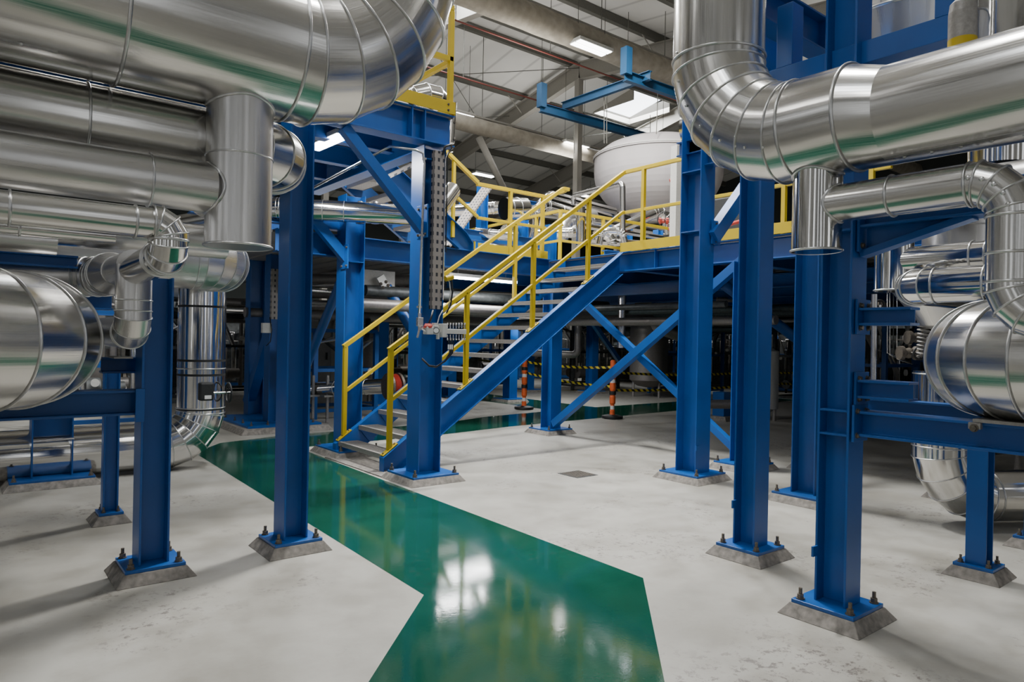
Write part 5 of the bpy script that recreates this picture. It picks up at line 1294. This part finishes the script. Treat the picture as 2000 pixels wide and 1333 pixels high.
# rows of dark equipment closing the hall behind
def rack(label, seed, W=2.0, Hh=2.35):
    r_ = random.Random(seed); root = thing('equipment_rack', label, 'equipment', (0, 0, 0), 'dark equipment racks along the back of the hall')
    obj('back_panel', MB().bb((-W / 2, .5, 0), (W / 2, .6, Hh)), DARKM, root)
    mb = MB()
    for x in (-W / 2, 0, W / 2):
        for y in (-.5, .5): mb.bb((x - .04, y - .04, 0), (x + .04, y + .04, Hh))
    for z in (.12, Hh * .5, Hh):
        for y in (-.5, .5): mb.bb((-W / 2, y - .03, z - .03), (W / 2, y + .03, z + .03))
    obj('frame', mb, BLUE_D if seed % 2 else DARKM, root)
    for k in range(4):
        x = r_.uniform(-.42, .42) * W; rr = r_.uniform(.10, .24); z0 = r_.uniform(.15, .9)
        obj('canister', MB().lathe([(0, z0), (rr * .7, z0 + .02), (rr, z0 + .1), (rr, z0 + .7), (rr * .6, z0 + .8), (0, z0 + .82)], (x, r_.uniform(-.2, .3), 0), Z1, 18), (DARKM, VM, BOLT, DARKG)[k % 4], root)
    for k in range(12):
        x = r_.uniform(-.48, .48) * W; y = r_.uniform(-.48, .3); z0 = r_.uniform(.1, 1.0); z1_ = r_.uniform(1.2, Hh); x2 = x + r_.choice((-1, 1)) * r_.uniform(.15, .9); x2 = max(-W / 2, min(W / 2, x2))
        obj('pipework', MB().tube([(x, y, z0), (x, y, z1_), (x2, y, z1_ + .02), (x2, y, z1_ - r_.uniform(.2, .8))], r_.uniform(.012, .05), 8), (VM, STAIN, DARKM, VM, RED if k == 5 else DARKG, STAIN)[k % 6], root)
    for k in range(4):
        obj('gauge', MB().lathe([(0, 0), (.05, 0), (.05, .03), (0, .03)], (r_.uniform(-.45, .45) * W, -.52, r_.uniform(.8, Hh - .2)), (0, -1, 0), 12), (GREYPL, BLACK)[k % 2], root)
    return root
protos = [rack('dark rack of pipes and canisters lining the back of the hall', 20 + k) for k in range(4)]
def copy_tree(o, parent=None):
    c = o.copy(); COL.objects.link(c); c.parent = parent
    for ch in list(o.children): copy_tree(ch, c)
    return c
for k, (x, y) in enumerate(((-1.6, 17.2), (.9, 17.8), (3.2, 18.4), (5.4, 19.6), (7.4, 20.6), (9.4, 22.6), (11.8, 23.6), (14.2, 23.4), (16.2, 21.8), (17.6, 20.0), (18.9, 17.8), (19.8, 15.6), (20.4, 13.4), (20.6, 11.0), (20.2, 8.6), (19.2, 6.4), (17.6, 4.4), (15.6, 2.6), (13.2, 1.6), (11.4, .2), (9.6, -1.2), (-3.4, 14.6), (-4.4, 12.0), (-2.4, 9.6))):
    o = protos[k] if k < 4 else copy_tree(protos[k % 4])
    o.location = (x, y, 0); o.rotation_euler = (0, 0, math.atan2(y, x) - PI / 2)
root = column('dark blue column behind the bracket beams at right', 7.9, 2.55, 2.9, .26, .24, 'y', (.32, .32), .065, group=None, mat=BLUE_D)
for k, (px, py, d) in enumerate(((1790, 660, 7.2), (1775, 690, 7.0), (1700, 600, 7.5))):
    handwheel_valve('small valve in the shadow left of the right low pipe, %s' % ('upper', 'lower', 'leftmost')[k], dpt(px, py, d), .06, -fwd, BOLT)
pipe('process_pipe', 'slim pipe standing behind the nearest right column', [dpt(1708, 575, 7.2), dpt(1706, 760, 7.2)], .03, mat=STAIN, minor=True, seg=16)
# small box instruments on rear paired columns
jb = thing('junction_box', 'small grey junction box with looping cable on the rear left column', 'junction box', dpt(520, 640, 11.0))
obj('box', MB().box(dpt(520, 641, 11.0), (.14, .08, .16)), GREYPL, jb, bev=.005)
obj('cable', MB().tube([dpt(527, 620, 11.0), dpt(531, 645, 11), dpt(528, 668, 11), dpt(520, 676, 11)], .008, 8), CABLE, jb)

# ================================================================== LIGHT
def area(name, loc, target, sx, sy, e, col=(1, 1, 1)):
    ld = bpy.data.lights.new(name, 'AREA'); ld.shape = 'RECTANGLE'; ld.size = sx; ld.size_y = sy; ld.energy = e; ld.color = col
    o = bpy.data.objects.new(name, ld); COL.objects.link(o); o.location = loc
    o.rotation_mode = 'QUATERNION'; o.rotation_quaternion = (V(target) - V(loc)).to_track_quat('-Z', 'Y'); return o
for k, s in enumerate(SKX):
    area('skylight_glow', ((s[0] + s[1]) / 2, (s[2] + s[3]) / 2, roofz((s[2] + s[3]) / 2) - .05), ((s[0] + s[1]) / 2, (s[2] + s[3]) / 2, 0), s[1] - s[0], s[3] - s[2], (420, 380, 160, 60)[k], (.93, .96, 1))
for (x, y, e) in ((11, 14, 70), (17, 19, 85), (19, 12, 70), (10, 22, 60)):  # unseen upward fill added to brighten the roof panels
    area('roof_bounce_fill', (x, y, 7.9), (x, y, 12), 1.6, 1.6, e, (1, .98, .94))
world = bpy.data.worlds.new('world'); scene.world = world; world.use_nodes = True
bg = world.node_tree.nodes['Background']; bg.inputs[0].default_value = (.62, .64, .66, 1); bg.inputs[1].default_value = .05

scene.view_settings.view_transform = 'AgX'
scene.view_settings.look = 'AgX - Base Contrast'
scene.view_settings.exposure = 0.22
scene.view_settings.gamma = 1.0
scene.cycles.use_denoising = True
scene.cycles.max_bounces = 6
scene.cycles.diffuse_bounces = 3
scene.cycles.glossy_bounces = 4
